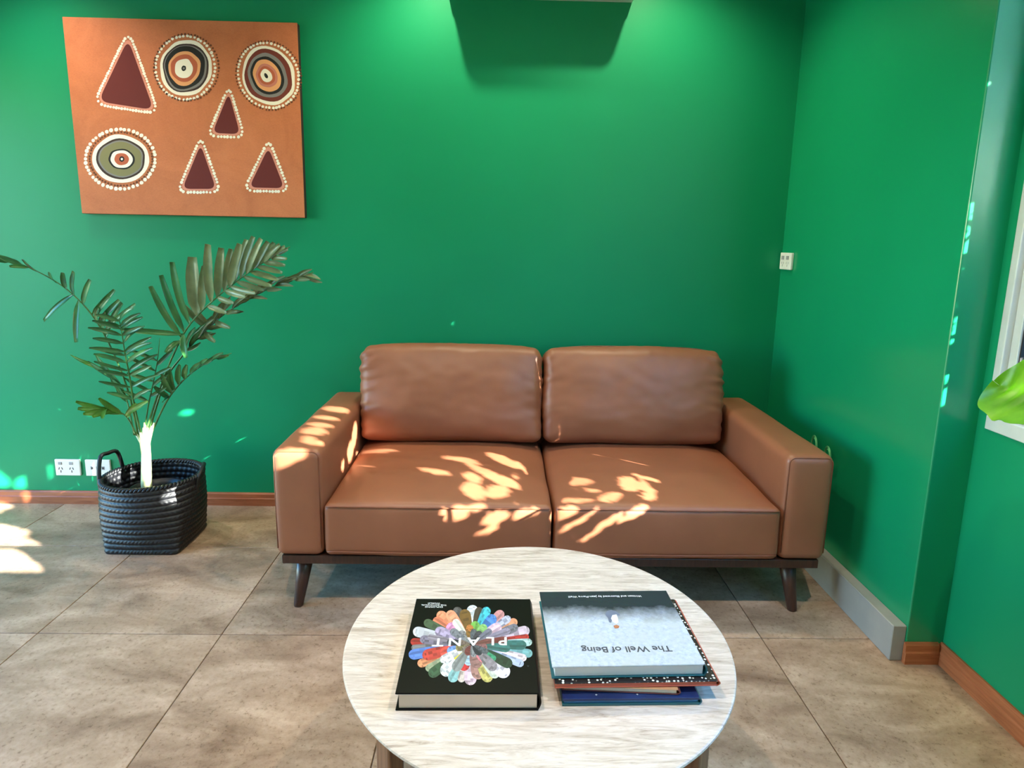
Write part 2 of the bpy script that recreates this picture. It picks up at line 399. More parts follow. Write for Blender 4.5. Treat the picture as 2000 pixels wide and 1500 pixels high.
# wall unit above the sofa
ac = empty('wall_air_conditioner', (0.155, YB, 2.338), 'pale wall mounted air conditioner cut off by the top of the picture', 'air conditioner')
V, F = rbox_mesh(0.40, 0.1, 0.13, 0.025, 4, 2, 2, 4)
pd_obj('body', [v + Vector((0.155, YB - 0.101, 2.338 + 0.13)) for v in V], F, WHITEP, ac, True)
box('back_plate', -0.243, 0.551, YB - 0.07, YB - 0.0005, 2.334, 2.56, WHITEP, ac, 0.002)
box('air_flap', -0.19, 0.50, YB - 0.17, YB - 0.09, 2.333, 2.338, GREYP, ac, 0.001)

# ------------------------------------------------------------------ sofa
sofa = empty('sofa', (0.197, 2.47, 0), 'tan leather two-seater sofa with dark splayed wooden legs', 'sofa')
SX0, SX1 = -0.768, 1.162; AW = 0.168; SY0, SY1 = 2.045, 2.905; ZB = 0.212; ZA = 0.60
PIPE = simple('leather_piping', srgb(128, 74, 50), 0.45)
box('plinth', SX0 + 0.018, SX1 - 0.018, SY0 + 0.012, SY1 - 0.02, 0.18, ZB, WALNUT, sofa, 0.003)
def leg(px, py, qx, qy):
    top, foot = Vector((px, py, 0.185)), Vector((qx, qy, 0.0)); V, F = [], []
    pts = [foot, foot.lerp(top, 0.03), foot.lerp(top, 0.5), top]
    V, F = tube_data(pts, [0.0155, 0.017, 0.0235, 0.031], 16)
    V = [Vector((v.x, v.y, max(0, v.z))) for v in V]
    pd_obj('leg', V, F, WALNUT, sofa, True)
leg(-0.685, 2.115, -0.711, 2.09); leg(1.058, 2.115, 1.082, 2.085); leg(-0.685, 2.82, -0.71, 2.85); leg(1.058, 2.82, 1.08, 2.85)
def arm(x0, x1, outer):
    cx, hx = (x0 + x1)/2, (x1 - x0)/2; cy, hy = (SY0 + SY1)/2, (SY1 - SY0)/2; cz, hz = (ZB + ZA)/2, (ZA - ZB)/2
    def fn(p, n):
        u, v, w = p.x/hx, p.y/hy, p.z/hz
        b = 0.006 * max(0, 1 - u*u) * max(0, 1 - w*w)
        if v < -0.9: p = p + Vector((0, -b, 0))
        if w > 0.9: p = p + Vector((0, 0, 0.006 * max(0, 1 - u*u) * max(0, 1 - v*v)))
        q = p + Vector((0, 0, 0)); nz = noise.noise(Vector((cx*3 + p.x*6, p.y*6, p.z*6)))
        return q + n * nz * 0.0022
    V, F = rbox_mesh(hx, hy, hz, 0.03, 8, 26, 14, 5, fn)
    o = pd_obj('arm', [v + Vector((cx, cy, cz)) for v in V], F, LEA, sofa, True)
    # piping outlining the front panel
    r = 0.0212; g = 0.0085; pts = []
    for (ccx, a0, a1) in ((x0 + 0.03, math.pi, math.pi/2), (x1 - 0.03, math.pi/2, 0)):
        for k in range(7):
            a = a0 + (a1 - a0) * k/6; pts.append((ccx + r*math.cos(a), SY0 + g, ZA - 0.03 + r*math.sin(a)))
    pts = [(x0 + g, SY0 + g, ZB + 0.03)] + pts + [(x1 - g, SY0 + g, ZB + 0.03)]
    tube('piping', pts, 0.0028, PIPE, o, 6)
    return o
arm(SX0, SX0 + AW, -1); arm(SX1 - AW, SX1, 1)
box('back_frame', SX0 + AW - 0.02, SX1 - AW + 0.02, SY1 - 0.1, SY1 - 0.005, ZB, 0.70, LEA, sofa, 0.02, 3)
XI0, XI1 = SX0 + AW, SX1 - AW; XM = 0.193
def seat(x0, x1, sd):
    y0, y1 = SY0 - 0.004, 2.80; z0, z1 = ZB + 0.002, 0.408
    cx, hx = (x0+x1)/2, (x1-x0)/2; cy, hy = (y0+y1)/2, (y1-y0)/2; cz, hz = (z0+z1)/2, (z1-z0)/2
    def fn(p, n):
        u, v, w = p.x/hx, p.y/hy, p.z/hz
        if w > -0.2:
            t = (w + 0.2)/1.2
            e = max(0, 1 - abs(u)**3.6) * max(0, min(1, (v + 1)*1.6))**0.8
            p = p + Vector((0, 0, 0.040 * e * t))
        f = max(0, -v - 0.6)/0.4
        p = p + Vector((0, -0.007 * f * max(0, 1 - u*u) * max(0, 1 - w*w), 0))
        if abs(v) < 0.999 or True:
            p = p + n * (noise.noise(Vector((p.x*4 + sd, p.y*4, p.z*5))) * 0.005 + noise.noise(Vector((p.x*14 + sd, p.y*9, 2))) * 0.0014)
        # small puckers along the front seam and the centre gap
        if v < -0.85: p = p + Vector((0, 0.0016 * math.sin(p.x*90 + sd) * max(0, w - 0.5) * noise.noise(Vector((p.x*7, sd, 0))), 0))
        return p
    V, F = rbox_mesh(hx, hy, hz, 0.024, 40, 34, 12, 4, fn)
    o = pd_obj('seat_cushion', [v + Vector((cx, cy, cz)) for v in V], F, LEA, sofa, True)
    for zz, yy in ((z1 - 0.008, y0 + 0.0015), (z0 + 0.022, y0 - 0.001)):
        pts = [(x0 + 0.012 + (x1 - x0 - 0.024)*k/30, yy - 0.007*(1-(2*k/30-1)**2)*(1 if zz < 0.3 else 0.35), zz + noise.noise(Vector((k*0.4, sd, zz)))*0.0012) for k in range(31)]
        tube('piping', pts, 0.0028, PIPE, o, 6)
seat(XI0 + 0.001, XM - 0.002, 3.1); seat(XM + 0.002, XI1 - 0.001, 11.7)
def backc(x0, x1, sd, outer):
    h = 0.205; th = 0.098; cx, hx = (x0+x1)/2, (x1-x0)/2
    def fn(p, n):
        u, v, w = p.x/hx, p.y/th, p.z/h      # v=-1 is the front
        puff = (max(0, 1 - abs(u)**3.2) * max(0, 1 - abs(w)**3.0))
        if v < 0: p = p + Vector((0, -0.045 * puff, 0))
        # crown on the top edge, slightly slumped corners
        if w > 0.5: p = p + Vector((0, 0, (0.016 * max(0, 1 - abs(u)**4) - 0.006*abs(u)**6) * (w - 0.5) * 2))
        p = p + Vector((-0.010 * u * max(0, 1 - w*w) * -0.4, 0, 0))
        q = p.copy()
        big = noise.noise(Vector((u*1.5 + sd, w*1.5, 4))) * 0.008
        # gathered creases running in from the sides, stronger on the outer edge
        amp = 0.0
        for side, k in ((-1, 1.0 if outer < 0 else 0.45), (1, 1.0 if outer > 0 else 0.45)):
            d = max(0, 1 - abs(u - side) / 0.30)
            amp += k * d**1.6 * (0.45 + 0.55 * max(0, min(1, (w + 0.7))))
        d2 = max(0, 1 - (1 - w)/0.5) ** 2 * 0.25
        ang = (w*1.0 + 0.55*(abs(u) - 1.0))
        cr = math.sin(ang*26 + 3.0*noise.noise(Vector((u*3 + sd, w*2.5, 1)))) * 0.5 + noise.noise(Vector((u*3.2 + sd, ang*11, 7))) * 0.8
        fine = noise.noise(Vector((u*6 + sd, w*5, 9))) * 0.0022
        m = 1.0 if v < 0.6 else 0.3
        return q + n * (big + m*cr*0.0075*min(1, amp) + fine + d2*0.002*math.sin(u*40 + sd))
    V, F = rbox_mesh(hx, th, h, 0.04, 72, 8, 44, 6, fn)
    tilt = Matrix.Rotation(math.radians(-13), 4, 'X')
    V = [tilt @ v + Vector((cx, 2.738, 0.633)) for v in V]
    o = pd_obj('back_cushion', V, F, LEA, sofa, True)
    pts = []
    for k in range(25):
        a = -1 + 2*k/24
        pts.append(tilt @ Vector((hx*0.93*a, -th*0.55, h + 0.001 + 0.014*max(0, 1-abs(a)**4) - 0.006*abs(a)**6)) + Vector((cx, 2.738, 0.633)))
    tube('seam', pts, 0.0022, PIPE, o, 6)
backc(-0.597, 0.186, 2.0, -1); backc(0.196, 0.975, 8.0, 1)

# ------------------------------------------------------------------ coffee table
ZT = 0.46; TC = Vector((0.0917, 1.2425)); TR = 0.4105
table = empty('coffee_table', (TC.x, TC.y, 0), 'round coffee table with pale travertine top on wooden legs', 'table')
V, F = lathe_data([(0.001, 0), (TR - 0.004, 0), (TR - 0.001, -0.0012), (TR, -0.004), (TR - 0.002, -0.008), (TR - 0.02, -0.022), (0.001, -0.022)], 128, (TC.x, TC.y, ZT))
pd_obj('table_top', V, F, TRAV, table, False)
V, F = lathe_data([(0.345, -0.023), (0.345, -0.075), (0.325, -0.075), (0.325, -0.023)], 64, (TC.x, TC.y, ZT)); pd_obj('apron', V, F, TEAK, table, True)
for k in range(4):
    a = math.radians(41 + 0) if k in (0, 2) else math.radians(139); a += math.pi if k >= 2 else 0
    c = TC + Vector((math.cos(a), math.sin(a))) * 0.370
    bm = bmesh.new(); add_box(bm, c.x - 0.024, c.x + 0.024, c.y - 0.016, c.y + 0.016, 0, ZT - 0.023, 0.005, 2, a + math.pi/2, (c.x, c.y, 0))
    bm_obj('leg', bm, TEAK, table)

# ------------------------------------------------------------------ books
PAGE = simple('paper_pages', srgb(226, 198, 176), 0.8, var=0.05, scale=8)
PAGEW = simple('white_pages', srgb(222, 210, 204), 0.8, var=0.04, scale=8)
BLK = simple('black_cover', srgb(4, 4, 5), 0.4, 0.16, var=0.1)
NAVY = simple('navy_cover', srgb(26, 44, 92), 0.35, var=0.15, scale=14)
TEAL = simple('teal_cover', srgb(24, 88, 98), 0.35)
TAN = simple('tan_cover', srgb(190, 140, 100), 0.5)
TERRA = simple('terracotta_edge', srgb(190, 84, 58), 0.45)
LTXT = simple('white_print', srgb(240, 240, 238), 0.45, var=0.0)
GTXT = simple('grey_print', srgb(62, 66, 74), 0.5, var=0.0)
VC = m_vcol('cover_print')
def book(name, label, cx, cy, w, d, z0, th, rz, front, back, page, ct=0.0025, flap=None, spine_mat=None, inset=0.006):
    e = empty(name, (cx, cy, z0), label, 'book', 'books on the coffee table')
    pv = (cx, cy, 0); x0, x1, y0, y1 = cx - w/2, cx + w/2, cy - d/2, cy + d/2
    fc = box('front_cover', x0, x1, y0, y1, z0 + th - ct, z0 + th, front, e, 0.0008, 1, rz, pv)
    box('back_cover', x0, x1, y0, y1, z0, z0 + ct, back, e, 0.0008, 1, rz, pv)
    # rounded spine on the right
    bm = bmesh.new(); n = 8; pr = []
    for k in range(n + 1):
        t = k/n; pr.append((x1 - 0.001 + 0.006*math.sin(math.pi*t), z0 + 0.0004 + (th - 0.0008)*t))
    for k in range(n, -1, -1):
        t = k/n; pr.append((x1 - 0.004 + 0.006*math.sin(math.pi*t), z0 + 0.0004 + (th - 0.0008)*t))
    A = [bm.verts.new((x, y0, z)) for x, z in pr]; B = [bm.verts.new((x, y1, z)) for x, z in pr]; m = len(pr)
    for k in range(m): bm.faces.new([A[k], A[(k+1) % m], B[(k+1) % m], B[k]])
    for k in range(n): bm.faces.new([A[k], A[k+1], A[m-2-k], A[m-1-k]][::-1]); bm.faces.new([B[k], B[k+1], B[m-2-k], B[m-1-k]])
    bmesh.ops.rotate(bm, verts=bm.verts, cent=pv, matrix=Matrix.Rotation(rz, 3, 'Z'))
    bm_obj('spine', bm, spine_mat or back, e)
    pb = box('page_block', x0 + inset, x1 - 0.003, y0 + inset*0.7, y1 - inset*0.7, z0 + ct, z0 + th - ct, page, e, 0, 1, rz, pv)
    if flap:
        box('jacket_flap', x0 + 0.002, x0 + w*flap, y0 + 0.0015, y0 + 0.2, z0 + th - ct - 0.0018, z0 + th - ct - 0.0004, PAGEW, e, 0, 1, rz, pv)
    return e, fc
def cover_matrix(cx, cy, z, rz): return Matrix.Translation((cx, cy, z)) @ Matrix.Rotation(rz + math.pi, 4, 'Z')
# black book with the petal wheel
zp = ZT + 0.036
q = [at_z(*p, zp) for p in ((778, 1354), (1057, 1354), (1032, 1169), (808, 1170))]
cxy = sum(q, Vector()) / 4; bw = ((q[1]-q[0]).length + (q[2]-q[3]).length)/2; bd = ((q[3]-q[0]).length + (q[2]-q[1]).length)/2
rz = math.atan2((q[1]-q[0]).y, (q[1]-q[0]).x)
e, fc = book('plant_book', 'thick black book with a wheel of colourful petals on its cover', cxy.x, cxy.y, bw, bd, ZT, 0.036, rz, BLK, BLK, PAGE, 0.003, 0.66)
random.seed(5)
def crop_pt(cx_, cy_, z): return at_z(780 + cx_/6.0, 1150 + cy_/6.0, z)
PC = (845, 648)
petals = [ # tip x, tip y, width, colour  (zoomed pixels), outer ones first
 (860,190,130,(232,240,244)),(945,215,90,(70,60,48)),(1040,215,95,(70,190,205)),(660,215,100,(96,92,90)),(755,240,120,(120,88,40)),(1215,262,100,(214,150,150)),(1380,370,90,(232,160,120)),
 (1300,330,80,(190,190,215)),(450,275,110,(236,150,110)),(570,260,110,(238,158,120)),(400,350,100,(226,130,96)),(290,380,90,(76,98,70)),(160,490,110,(205,205,210)),(1525,480,110,(206,188,206)),(1390,440,90,(118,118,128)),
 (1520,560,60,(190,50,48)),(130,620,80,(170,44,40)),(1555,625,80,(180,214,214)),(140,690,60,(130,128,128)),(110,780,110,(92,130,205)),(1560,765,90,(120,176,182)),(1490,660,100,(52,110,104)),(1490,820,80,(232,214,222)),(1455,890,80,(178,190,220)),
 (215,890,90,(230,150,105)),(310,950,80,(150,160,130)),(350,1020,110,(52,88,60)),(500,1010,140,(232,236,236)),(600,1090,110,(140,190,190)),(715,1095,80,(205,190,180)),(830,1130,130,(228,196,212)),(940,1060,140,(176,130,120)),(1060,1090,120,(206,192,110)),(1150,1040,100,(200,206,190)),(1280,1020,150,(234,226,238)),
 (1320,900,110,(34,62,44)),(270,790,120,(200,66,56)),(240,590,90,(130,122,140)),
 (560,420,150,(220,150,190)),(640,360,80,(240,238,220)),(1120,310,110,(80,140,220)),(900,380,100,(120,180,80)),(1190,430,120,(226,190,206)),(820,420,80,(190,120,60)),(420,480,110,(176,160,190)),(1010,420,90,(140,190,110)),(1300,480,70,(150,140,160)),
 (1270,590,70,(120,52,50)),(330,560,60,(150,140,150)),(1300,700,90,(60,116,110)),(480,760,110,(230,84,70)),(560,740,90,(120,160,225)),(640,820,80,(232,214,50)),(480,850,90,(240,240,240)),(740,960,110,(205,48,52)),(800,900,90,(170,200,220)),(920,930,130,(150,110,104)),(1040,850,120,(236,130,140)),(1130,830,60,(60,150,110)),(1130,950,110,(240,224,232)),(640,960,110,(230,236,232)),
 (700,500,90,(236,232,226)),(800,490,50,(224,160,70)),(600,480,80,(206,210,220)),(880,470,70,(150,160,170)),(960,500,80,(110,108,120)),(1080,480,70,(196,196,220)),(660,700,80,(236,214,140)),(740,740,70,(210,190,170)),(790,780,80,(190,90,86)),(880,800,70,(225,230,235)),(960,770,80,(60,72,90)),(1030,700,90,(226,150,150)),(1100,600,60,(200,120,110)),(560,620,70,(60,70,90)),(930,560,40,(80,80,88)),(760,570,40,(220,220,220)),(1040,750,60,(150,160,170)),(690,620,50,(200,170,150)),
]
V, F, Cc = [], [], []
def petal(tip, base, w, col, z, tone):
    t = Vector(tip) - Vector(base); L = t.length; d = t / L; nn = Vector((-d.y, d.x)); N = 14
    pts = []; cap = max(0.55, 1 - 0.55*w/L)
    for k in range(N + 1):
        s = k/9*cap if k <= 9 else cap + (1 - cap)*math.sin(math.pi/2*(k - 9)/5)
        ww = w*0.5*(0.2 + 0.8*math.sin(math.pi/2*min(1, s/cap)))
        if s > cap: ww *= math.sqrt(max(0.0, 1 - ((s - cap)/(1 - cap))**2))
        pts.append((Vector(base) + d*(L*s), ww))
    style = random.choice((0, 1, 2, 2))
    for k in range(N):
        (a, wa), (b, wb) = pts[k], pts[k+1]
        for sgn in (-1, 1):
            for (f0, f1, kk) in ((0, 0.5, 1.0), (0.5, 1.0, 0.9)):
                n0 = len(V)
                for (p_, w_, ff) in ((a, wa, f0), (b, wb, f0), (b, wb, f1), (a, wa, f1)): q_ = p_ + nn*sgn*w_*ff; V.append(crop_pt(q_.x, q_.y, z))
                F.append([n0, n0+1, n0+2, n0+3] if sgn > 0 else [n0+3, n0+2, n0+1, n0])
                j = random.uniform(0.78, 1.1) * kk * ((0.55 if random.random() < 0.3 else 1.0) if style == 2 else ((0.6 if (f0 == 0 and sgn > 0) else 1) if style == 1 else (0.66 if k % 3 == 1 and f0 == 0 else 1))) * (1.05 - 0.25*(1 - k/N))
                Cc.append(tuple(min(1, c*j) for c in srgb(*col)[:3]) + (1,))
for k, (tx, ty, w_, col) in enumerate(petals):
    d = Vector((tx - PC[0], ty - PC[1])); base = Vector(PC) + d*0.12
    if k > 58: col = tuple(int(c*0.62) for c in col)
    petal((tx, ty), base, w_*1.12, col, zp + 0.00015 + 0.000004*k, 1)
pr = pd_obj('cover_print', V, F, VC, fc)
ca = pr.data.color_attributes.new('Col', 'BYTE_COLOR', 'CORNER')
for p, c in zip(pr.data.polygons, Cc):
    for li in p.loop_indices: ca.data[li].color = c
mz = zp + 0.0007
for ch, px, py in (('P', 1216, 608), ('L', 1070, 608), ('A', 868, 612), ('N', 650, 617), ('T', 455, 622)):
    c = crop_pt(px, py, mz); text_obj('title_letter', ch, 0.037, LTXT, fc, cover_matrix(c.x, c.y, mz, rz), sx=1.0, bold=0.0006)
for s_, py in (('EXPLORING', 212), ('THE BOTANICAL', 190), ('WORLD', 169)):
    c = crop_pt(405, py, mz); text_obj('cover_text', s_, 0.0075, LTXT, fc, cover_matrix(c.x, c.y, mz, rz))
c = crop_pt(1508, 905, mz); text_obj('cover_mark', 'A', 0.006, GTXT, fc, cover_matrix(c.x, c.y, mz, rz))

# stack on the right: navy, tan paged, dotted, pale cover
z0 = ZT
def quad(p, z):
    q = [at_z(*a, z) for a in p]; c = sum(q, Vector())/4
    return c, ((q[1]-q[0]).length + (q[2]-q[3]).length)/2, ((q[3]-q[0]).length + (q[2]-q[1]).length)/2, math.atan2((q[1]-q[0]).y, (q[1]-q[0]).x)
a, b = at_z(1098, 1380, ZT), at_z(1366, 1377, ZT); rz1 = math.atan2((b-a).y, (b-a).x); w1 = (b-a).length; m_ = (a+b)/2; d1 = 0.245
c1 = m_ + Vector((-math.sin(rz1), math.cos(rz1), 0))*d1/2
e, f1 = book('navy_book', 'slim navy blue book at the bottom of the stack', c1.x, c1.y, w1, d1, z0, 0.016, rz1 , NAVY, TEAL, simple('blue_page_edge', srgb(40, 98, 140), 0.4), 0.0055, inset=0.003)
for u in (0.25, 0.55): 
    p_ = a.lerp(b, u) + Vector((0, 0.010, 0)); text_obj('cover_star', '+', 0.009, LTXT, f1, cover_matrix(p_.x, p_.y, z0 + 0.0163, 0))
z0 += 0.0165
a, b = at_z(1098, 1343, z0 + 0.006), at_z(1325, 1352, z0 + 0.006); rz2 = math.atan2((b-a).y, (b-a).x); w2 = (b-a).length; m_ = (a+b)/2; d2 = 0.22
c2 = m_ + Vector((-math.sin(rz2), math.cos(rz2), 0))*d2/2
book('tan_book', 'slim tan book with cream pages below the dotted book', c2.x, c2.y, w2, d2, z0, 0.011, rz2, TAN, simple('maroon_cover', srgb(110, 50, 44), 0.5), PAGE, 0.002, inset=0.003)
z0 += 0.0115
# dotted book
t = NT('dotted_cover'); v = t.coord('Object', (1, 1, 1)); vo = t.n('ShaderNodeTexVoronoi'); vo.inputs['Scale'].default_value = 125; vo.inputs['Randomness'].default_value = 0.55; t.l(v, vo.inputs['Vector'])
t.base(t.ramp(vo.outputs['Distance'], [(0.25, srgb(236, 234, 228)), (0.33, srgb(26, 18, 18))])); t.set(Roughness=0.4); DOT = t.m
a, b = at_z(1084, 1334, z0 + 0.012), at_z(1403, 1329, z0 + 0.012); rz3 = math.atan2((b-a).y, (b-a).x); w3 = (b-a).length; m_ = (a+b)/2; d3 = 0.275
c3 = m_ + Vector((-math.sin(rz3), math.cos(rz3), 0))*d3/2
book('dotted_book', 'thin book with white dots on black and a terracotta edge', c3.x, c3.y, w3, d3, z0, 0.012, rz3, DOT, TERRA, TERRA, 0.003, inset=0.001)
z0 += 0.0125
# pale cover book
zw = z0 + 0.026
cw, ww, dw, rzw = quad(((1083, 1302), (1383, 1297), (1297, 1153), (1050, 1156)), zw)
t = NT('pale_painted_cover'); v = t.coord('Object')
sx = t.n('ShaderNodeSeparateXYZ'); t.l(v, sx.inputs[0])
n1 = t.noise(v, 26, 6, 0.65); n2 = t.noise(v, 110, 4, 0.7)
mx = t.n('ShaderNodeMath', operation='MULTIPLY_ADD'); mx.inputs[1].default_value = 0.05; t.l(n1, mx.inputs[0]); t.l(sx.outputs[1], mx.inputs[2])
mr = t.n('ShaderNodeMapRange'); mr.inputs[1].default_value = dw*0.5 - 0.118 + 0.025; mr.inputs[2].default_value = dw*0.5 - 0.060 + 0.025; t.l(mx.outputs[0], mr.inputs[0])
pale = t.ramp(n2, [(0.25, srgb(150, 156, 174)), (0.5, srgb(184, 190, 206)), (0.75, srgb(208, 212, 222))])
pale2 = t.mix(t.ramp(n1, [(0.35, (0, 0, 0, 1)), (0.7, (1, 1, 1, 1))]), pale, srgb(186, 188, 186))
t.base(t.mix(mr.outputs[0], pale2, srgb(46, 47, 54))); t.set(Roughness=0.22); PALE = t.m
e, f4 = book('pale_book', 'pale grey painted book on top of the stack, tiny figure on its cover', cw.x, cw.y, ww, dw, z0, 0.026, rzw, PALE, TEAL, PAGEW, 0.003, 0.34, TEAL)
mz = zw + 0.0003
def wc(px, py): return at_z(1020 + px/3.75, 1100 + py/3.75, mz)
c = wc(765, 628); text_obj('cover_title', 'The Well of Being', 0.0245, GTXT, f4, cover_matrix(c.x, c.y, mz, rzw), sx=0.98, bold=0.0003)
c = wc(605, 243); text_obj('cover_text', 'Written and Illustrated by Jean-Pierre Weill', 0.0098, LTXT, f4, cover_matrix(c.x, c.y, mz, rzw), sx=0.95)
def blob(name, pts, mat, z): 
    V = [at_z(1020 + x/3.75, 1100 + y/3.75, z) for x, y in pts]; return pd_obj(name, V, [list(range(len(V)))[::-1]], mat, f4)
blob('figure_shadow', ((620,350),(650,342),(684,350),(700,362),(716,372),(712,384),(690,378),(664,392),(652,436),(636,432),(628,402),(606,374)), simple('figure_grey', srgb(100, 108, 128), 0.5), mz)
blob('figure_coat', ((660,380),(690,375),(700,400),(705,430),(690,445),(665,430),(650,405)), simple('figure_white', srgb(228, 228, 230), 0.5), mz + 0.0001)
blob('figure_head', ((668,458),(690,450),(712,460),(705,476),(680,478)), simple('figure_hat', srgb(176, 112, 74), 0.5), mz + 0.0001)

# ------------------------------------------------------------------ painting
YPF = YB - 0.036
def P(cx_, cy_, lift=0.0): return at_y(100 + cx_/3.5712, 20 + cy_/3.5712, YPF - lift)
tl, tr_, br, bl = P(75, 52), P(1712, 80), P(1772, 1450), P(215, 1415)
px0, px1 = (tl.x + bl.x)/2, (tr_.x + br.x)/2; pz0, pz1 = (bl.z + br.z)/2, (tl.z + tr_.z)/2
art = empty('painting', ((px0+px1)/2, YB, pz0), 'terracotta canvas painting with dotted triangles and ringed circles', 'painting')
t = NT('terracotta_paint'); v = t.pos(); a_ = t.noise(v, 5, 6, 0.65, 0.8); b_ = t.noise(t.pos((1, 1, 3)), 160, 4, 0.7)
t.base(t.mix(0.22, t.ramp(a_, [(0.3, srgb(178, 100, 60)), (0.55, srgb(194, 112, 70)), (0.75, srgb(204, 122, 78))]), t.ramp(b_, [(0.3, srgb(130, 60, 32)), (0.6, srgb(205, 120, 72))])))
t.set(Roughness=0.75); t.bump(b_, 0.3, 0.001); TERC = t.m
SIDE = simple('canvas_edge_black', srgb(34, 30, 30), 0.8)
bm = bmesh.new(); add_box(bm, px0, px1, YPF, YB - 0.002, pz0, pz1, 0.0015, 1)
bm.faces.ensure_lookup_table()
cv = bm_obj('canvas', bm, [TERC, SIDE], art)
for p in cv.data.polygons:
    if p.normal.y > -0.6: p.material_index = 1
VP_ = m_vcol('dot_paint', 0.85)
COLS = dict(w=(242,234,218), k=(26,26,27), db=(60,42,38), g=(128,124,122), pe=(228,160,108), ru=(182,92,62), rb=(112,46,34), ol=(128,122,84), dr=(96,26,24), pk=(214,138,118), bd=(110,60,32), pb=(196,120,104))
class Motif:
    def __init__(s): s.V, s.F, s.C = [], [], []; s.l = 0.0004
    def poly(s, pts, col, lift=None):
        lift = s.l if lift is None else lift
        n0 = len(s.V); c = (sum(p[0] for p in pts)/len(pts), sum(p[1] for p in pts)/len(pts))
        s.V.append(P(*c, lift)); s.V += [P(*p, lift) for p in pts]; n = len(pts)
        for k in range(n): s.F.append([n0, n0+1+k, n0+1+(k+1) % n]); s.C.append(col)
    def blob(s, cx, cy, rx, ry, col, rot=0, wob=0.03, seed=0, n=40):
        pts = []
        for k in range(n):
            a = 2*math.pi*k/n; w = 1 + wob*noise.noise(Vector((math.cos(a)*1.6 + seed, math.sin(a)*1.6, seed)))*2
            x, y = rx*w*math.cos(a), ry*w*math.sin(a); pts.append((cx + x*math.cos(rot) - y*math.sin(rot), cy + x*math.sin(rot) + y*math.cos(rot)))
        s.poly(pts, col); s.l += 0.00025
    def dot(s, x, y, r, col):
        j = random.uniform(0.85, 1.15); n = 8; s.poly([(x + r*j*math.cos(2*math.pi*k/n), y + r*j*math.sin(2*math.pi*k/n)*random.uniform(0.9, 1.1)) for k in range(n)], col, 0.0008)
    def ring(s, cx, cy, rx, ry, n, r, col, rot=0):
        for k in range(n):
            a = 2*math.pi*(k + random.uniform(-.12, .12))/n; x, y = rx*math.cos(a), ry*math.sin(a)
            s.dot(cx + x*math.cos(rot) - y*math.sin(rot) + random.uniform(-2, 2), cy + x*math.sin(rot) + y*math.cos(rot) + random.uniform(-2, 2), r, col)
    def path(s, pts, step, r, col):
        n = len(pts)
        for k in range(n):
            a, b = Vector(pts[k]), Vector(pts[(k+1) % n]); m = max(1, int((b-a).length/step))
            for q in range(m): p = a.lerp(b, q/m); s.dot(p.x + random.uniform(-1.5, 1.5), p.y + random.uniform(-1.5, 1.5), r, col)
    def build(s, name):
        o = pd_obj(name, s.V, s.F, VP_, art); bmm = bmesh.new(); bmm.from_mesh(o.data); bmm.free()
        at = o.data.color_attributes.new('Col', 'BYTE_COLOR', 'CORNER')
        for p, c in zip(o.data.polygons, s.C):
            cc = srgb(*COLS[c])
            for li in p.loop_indices: at.data[li].color = cc
        return o
m = Motif(); X, Y = 935, 400
m.ring(X+8, Y, 226, 232, 62, 8, 'bd'); m.ring(X, Y+2, 207, 222, 50, 10.5, 'w')
for rx, ry, c, dx, dy in ((181,197,'w',0,5),(160,172,'db',0,5),(148,160,'g',0,5),(138,150,'k',-2,0),(112,118,'pe',-5,5),(94,94,'ru',-8,2),(62,68,'w',-10,5),(16,19,'k',-10,5),(7,8,'g',-10,5)): m.blob(X+dx, Y+dy, rx, ry, COLS and c, 0.2, 0.045, rx*0.01)
m.build('painted_circle')
m = Motif(); X, Y = 1515, 455; R_ = -0.5
m.ring(X+2, Y, 222, 246, 66, 7, 'bd', R_); m.ring(X, Y, 206, 232, 54, 10, 'w', R_)
for rx, ry, c in ((180,206,'w'),(160,184,'rb'),(132,158,'g'),(112,136,'k'),(94,116,'pe'),(74,84,'pb'),(58,66,'ru'),(38,48,'w'),(11,20,'k')): m.blob(X - (190-rx)*0.09, Y + 2, rx, ry, c, R_, 0.04, rx*0.01 + 3)
m.build('painted_circle')
m = Motif(); X, Y = 487, 1038
m.ring(X-5, Y, 242, 208, 48, 13, 'w'); m.ring(X, Y, 218, 186, 60, 8, 'bd')
for rx, ry, c in ((198,170,'w'),(170,142,'db'),(156,128,'g'),(146,118,'ol'),(92,72,'k'),(78,62,'w'),(52,42,'ru'),(18,19,'k'),(8,8,'w')): m.blob(X + (200-rx)*0.03, Y, rx, ry, c, 0.1, 0.03, rx*0.01 + 7)
m.build('painted_circle')
def roundtri(pts, r, bulge=0.0, n=6):
    out = []; N = len(pts)
    for k in range(N):
        p0, p, p1 = Vector(pts[k-1]), Vector(pts[k]), Vector(pts[(k+1) % N]); a = p + (p0-p).normalized()*r; b = p + (p1-p).normalized()*r
        for i in range(n + 1): t = i/n; out.append(tuple(a*(1-t)**2 + p*2*t*(1-t) + b*t*t))
    return out
def offs(pts, d):
    c = sum((Vector(p) for p in pts), Vector((0, 0)))/len(pts); out = []; N = len(pts)
    for k in range(N):
        p0, p, p1 = Vector(pts[k-1]), Vector(pts[k]), Vector(pts[(k+1) % N]); a = (p-p0).normalized(); b = (p1-p).normalized()
        n1, n2 = Vector((a.y, -a.x)), Vector((b.y, -b.x))
        if n1.dot(p - c) < 0: n1 = -n1
        if n2.dot(p - c) < 0: n2 = -n2
        nn = (n1 + n2); nn /= max(0.3, nn.length**2/2); out.append(tuple(p + nn*d))
    return out
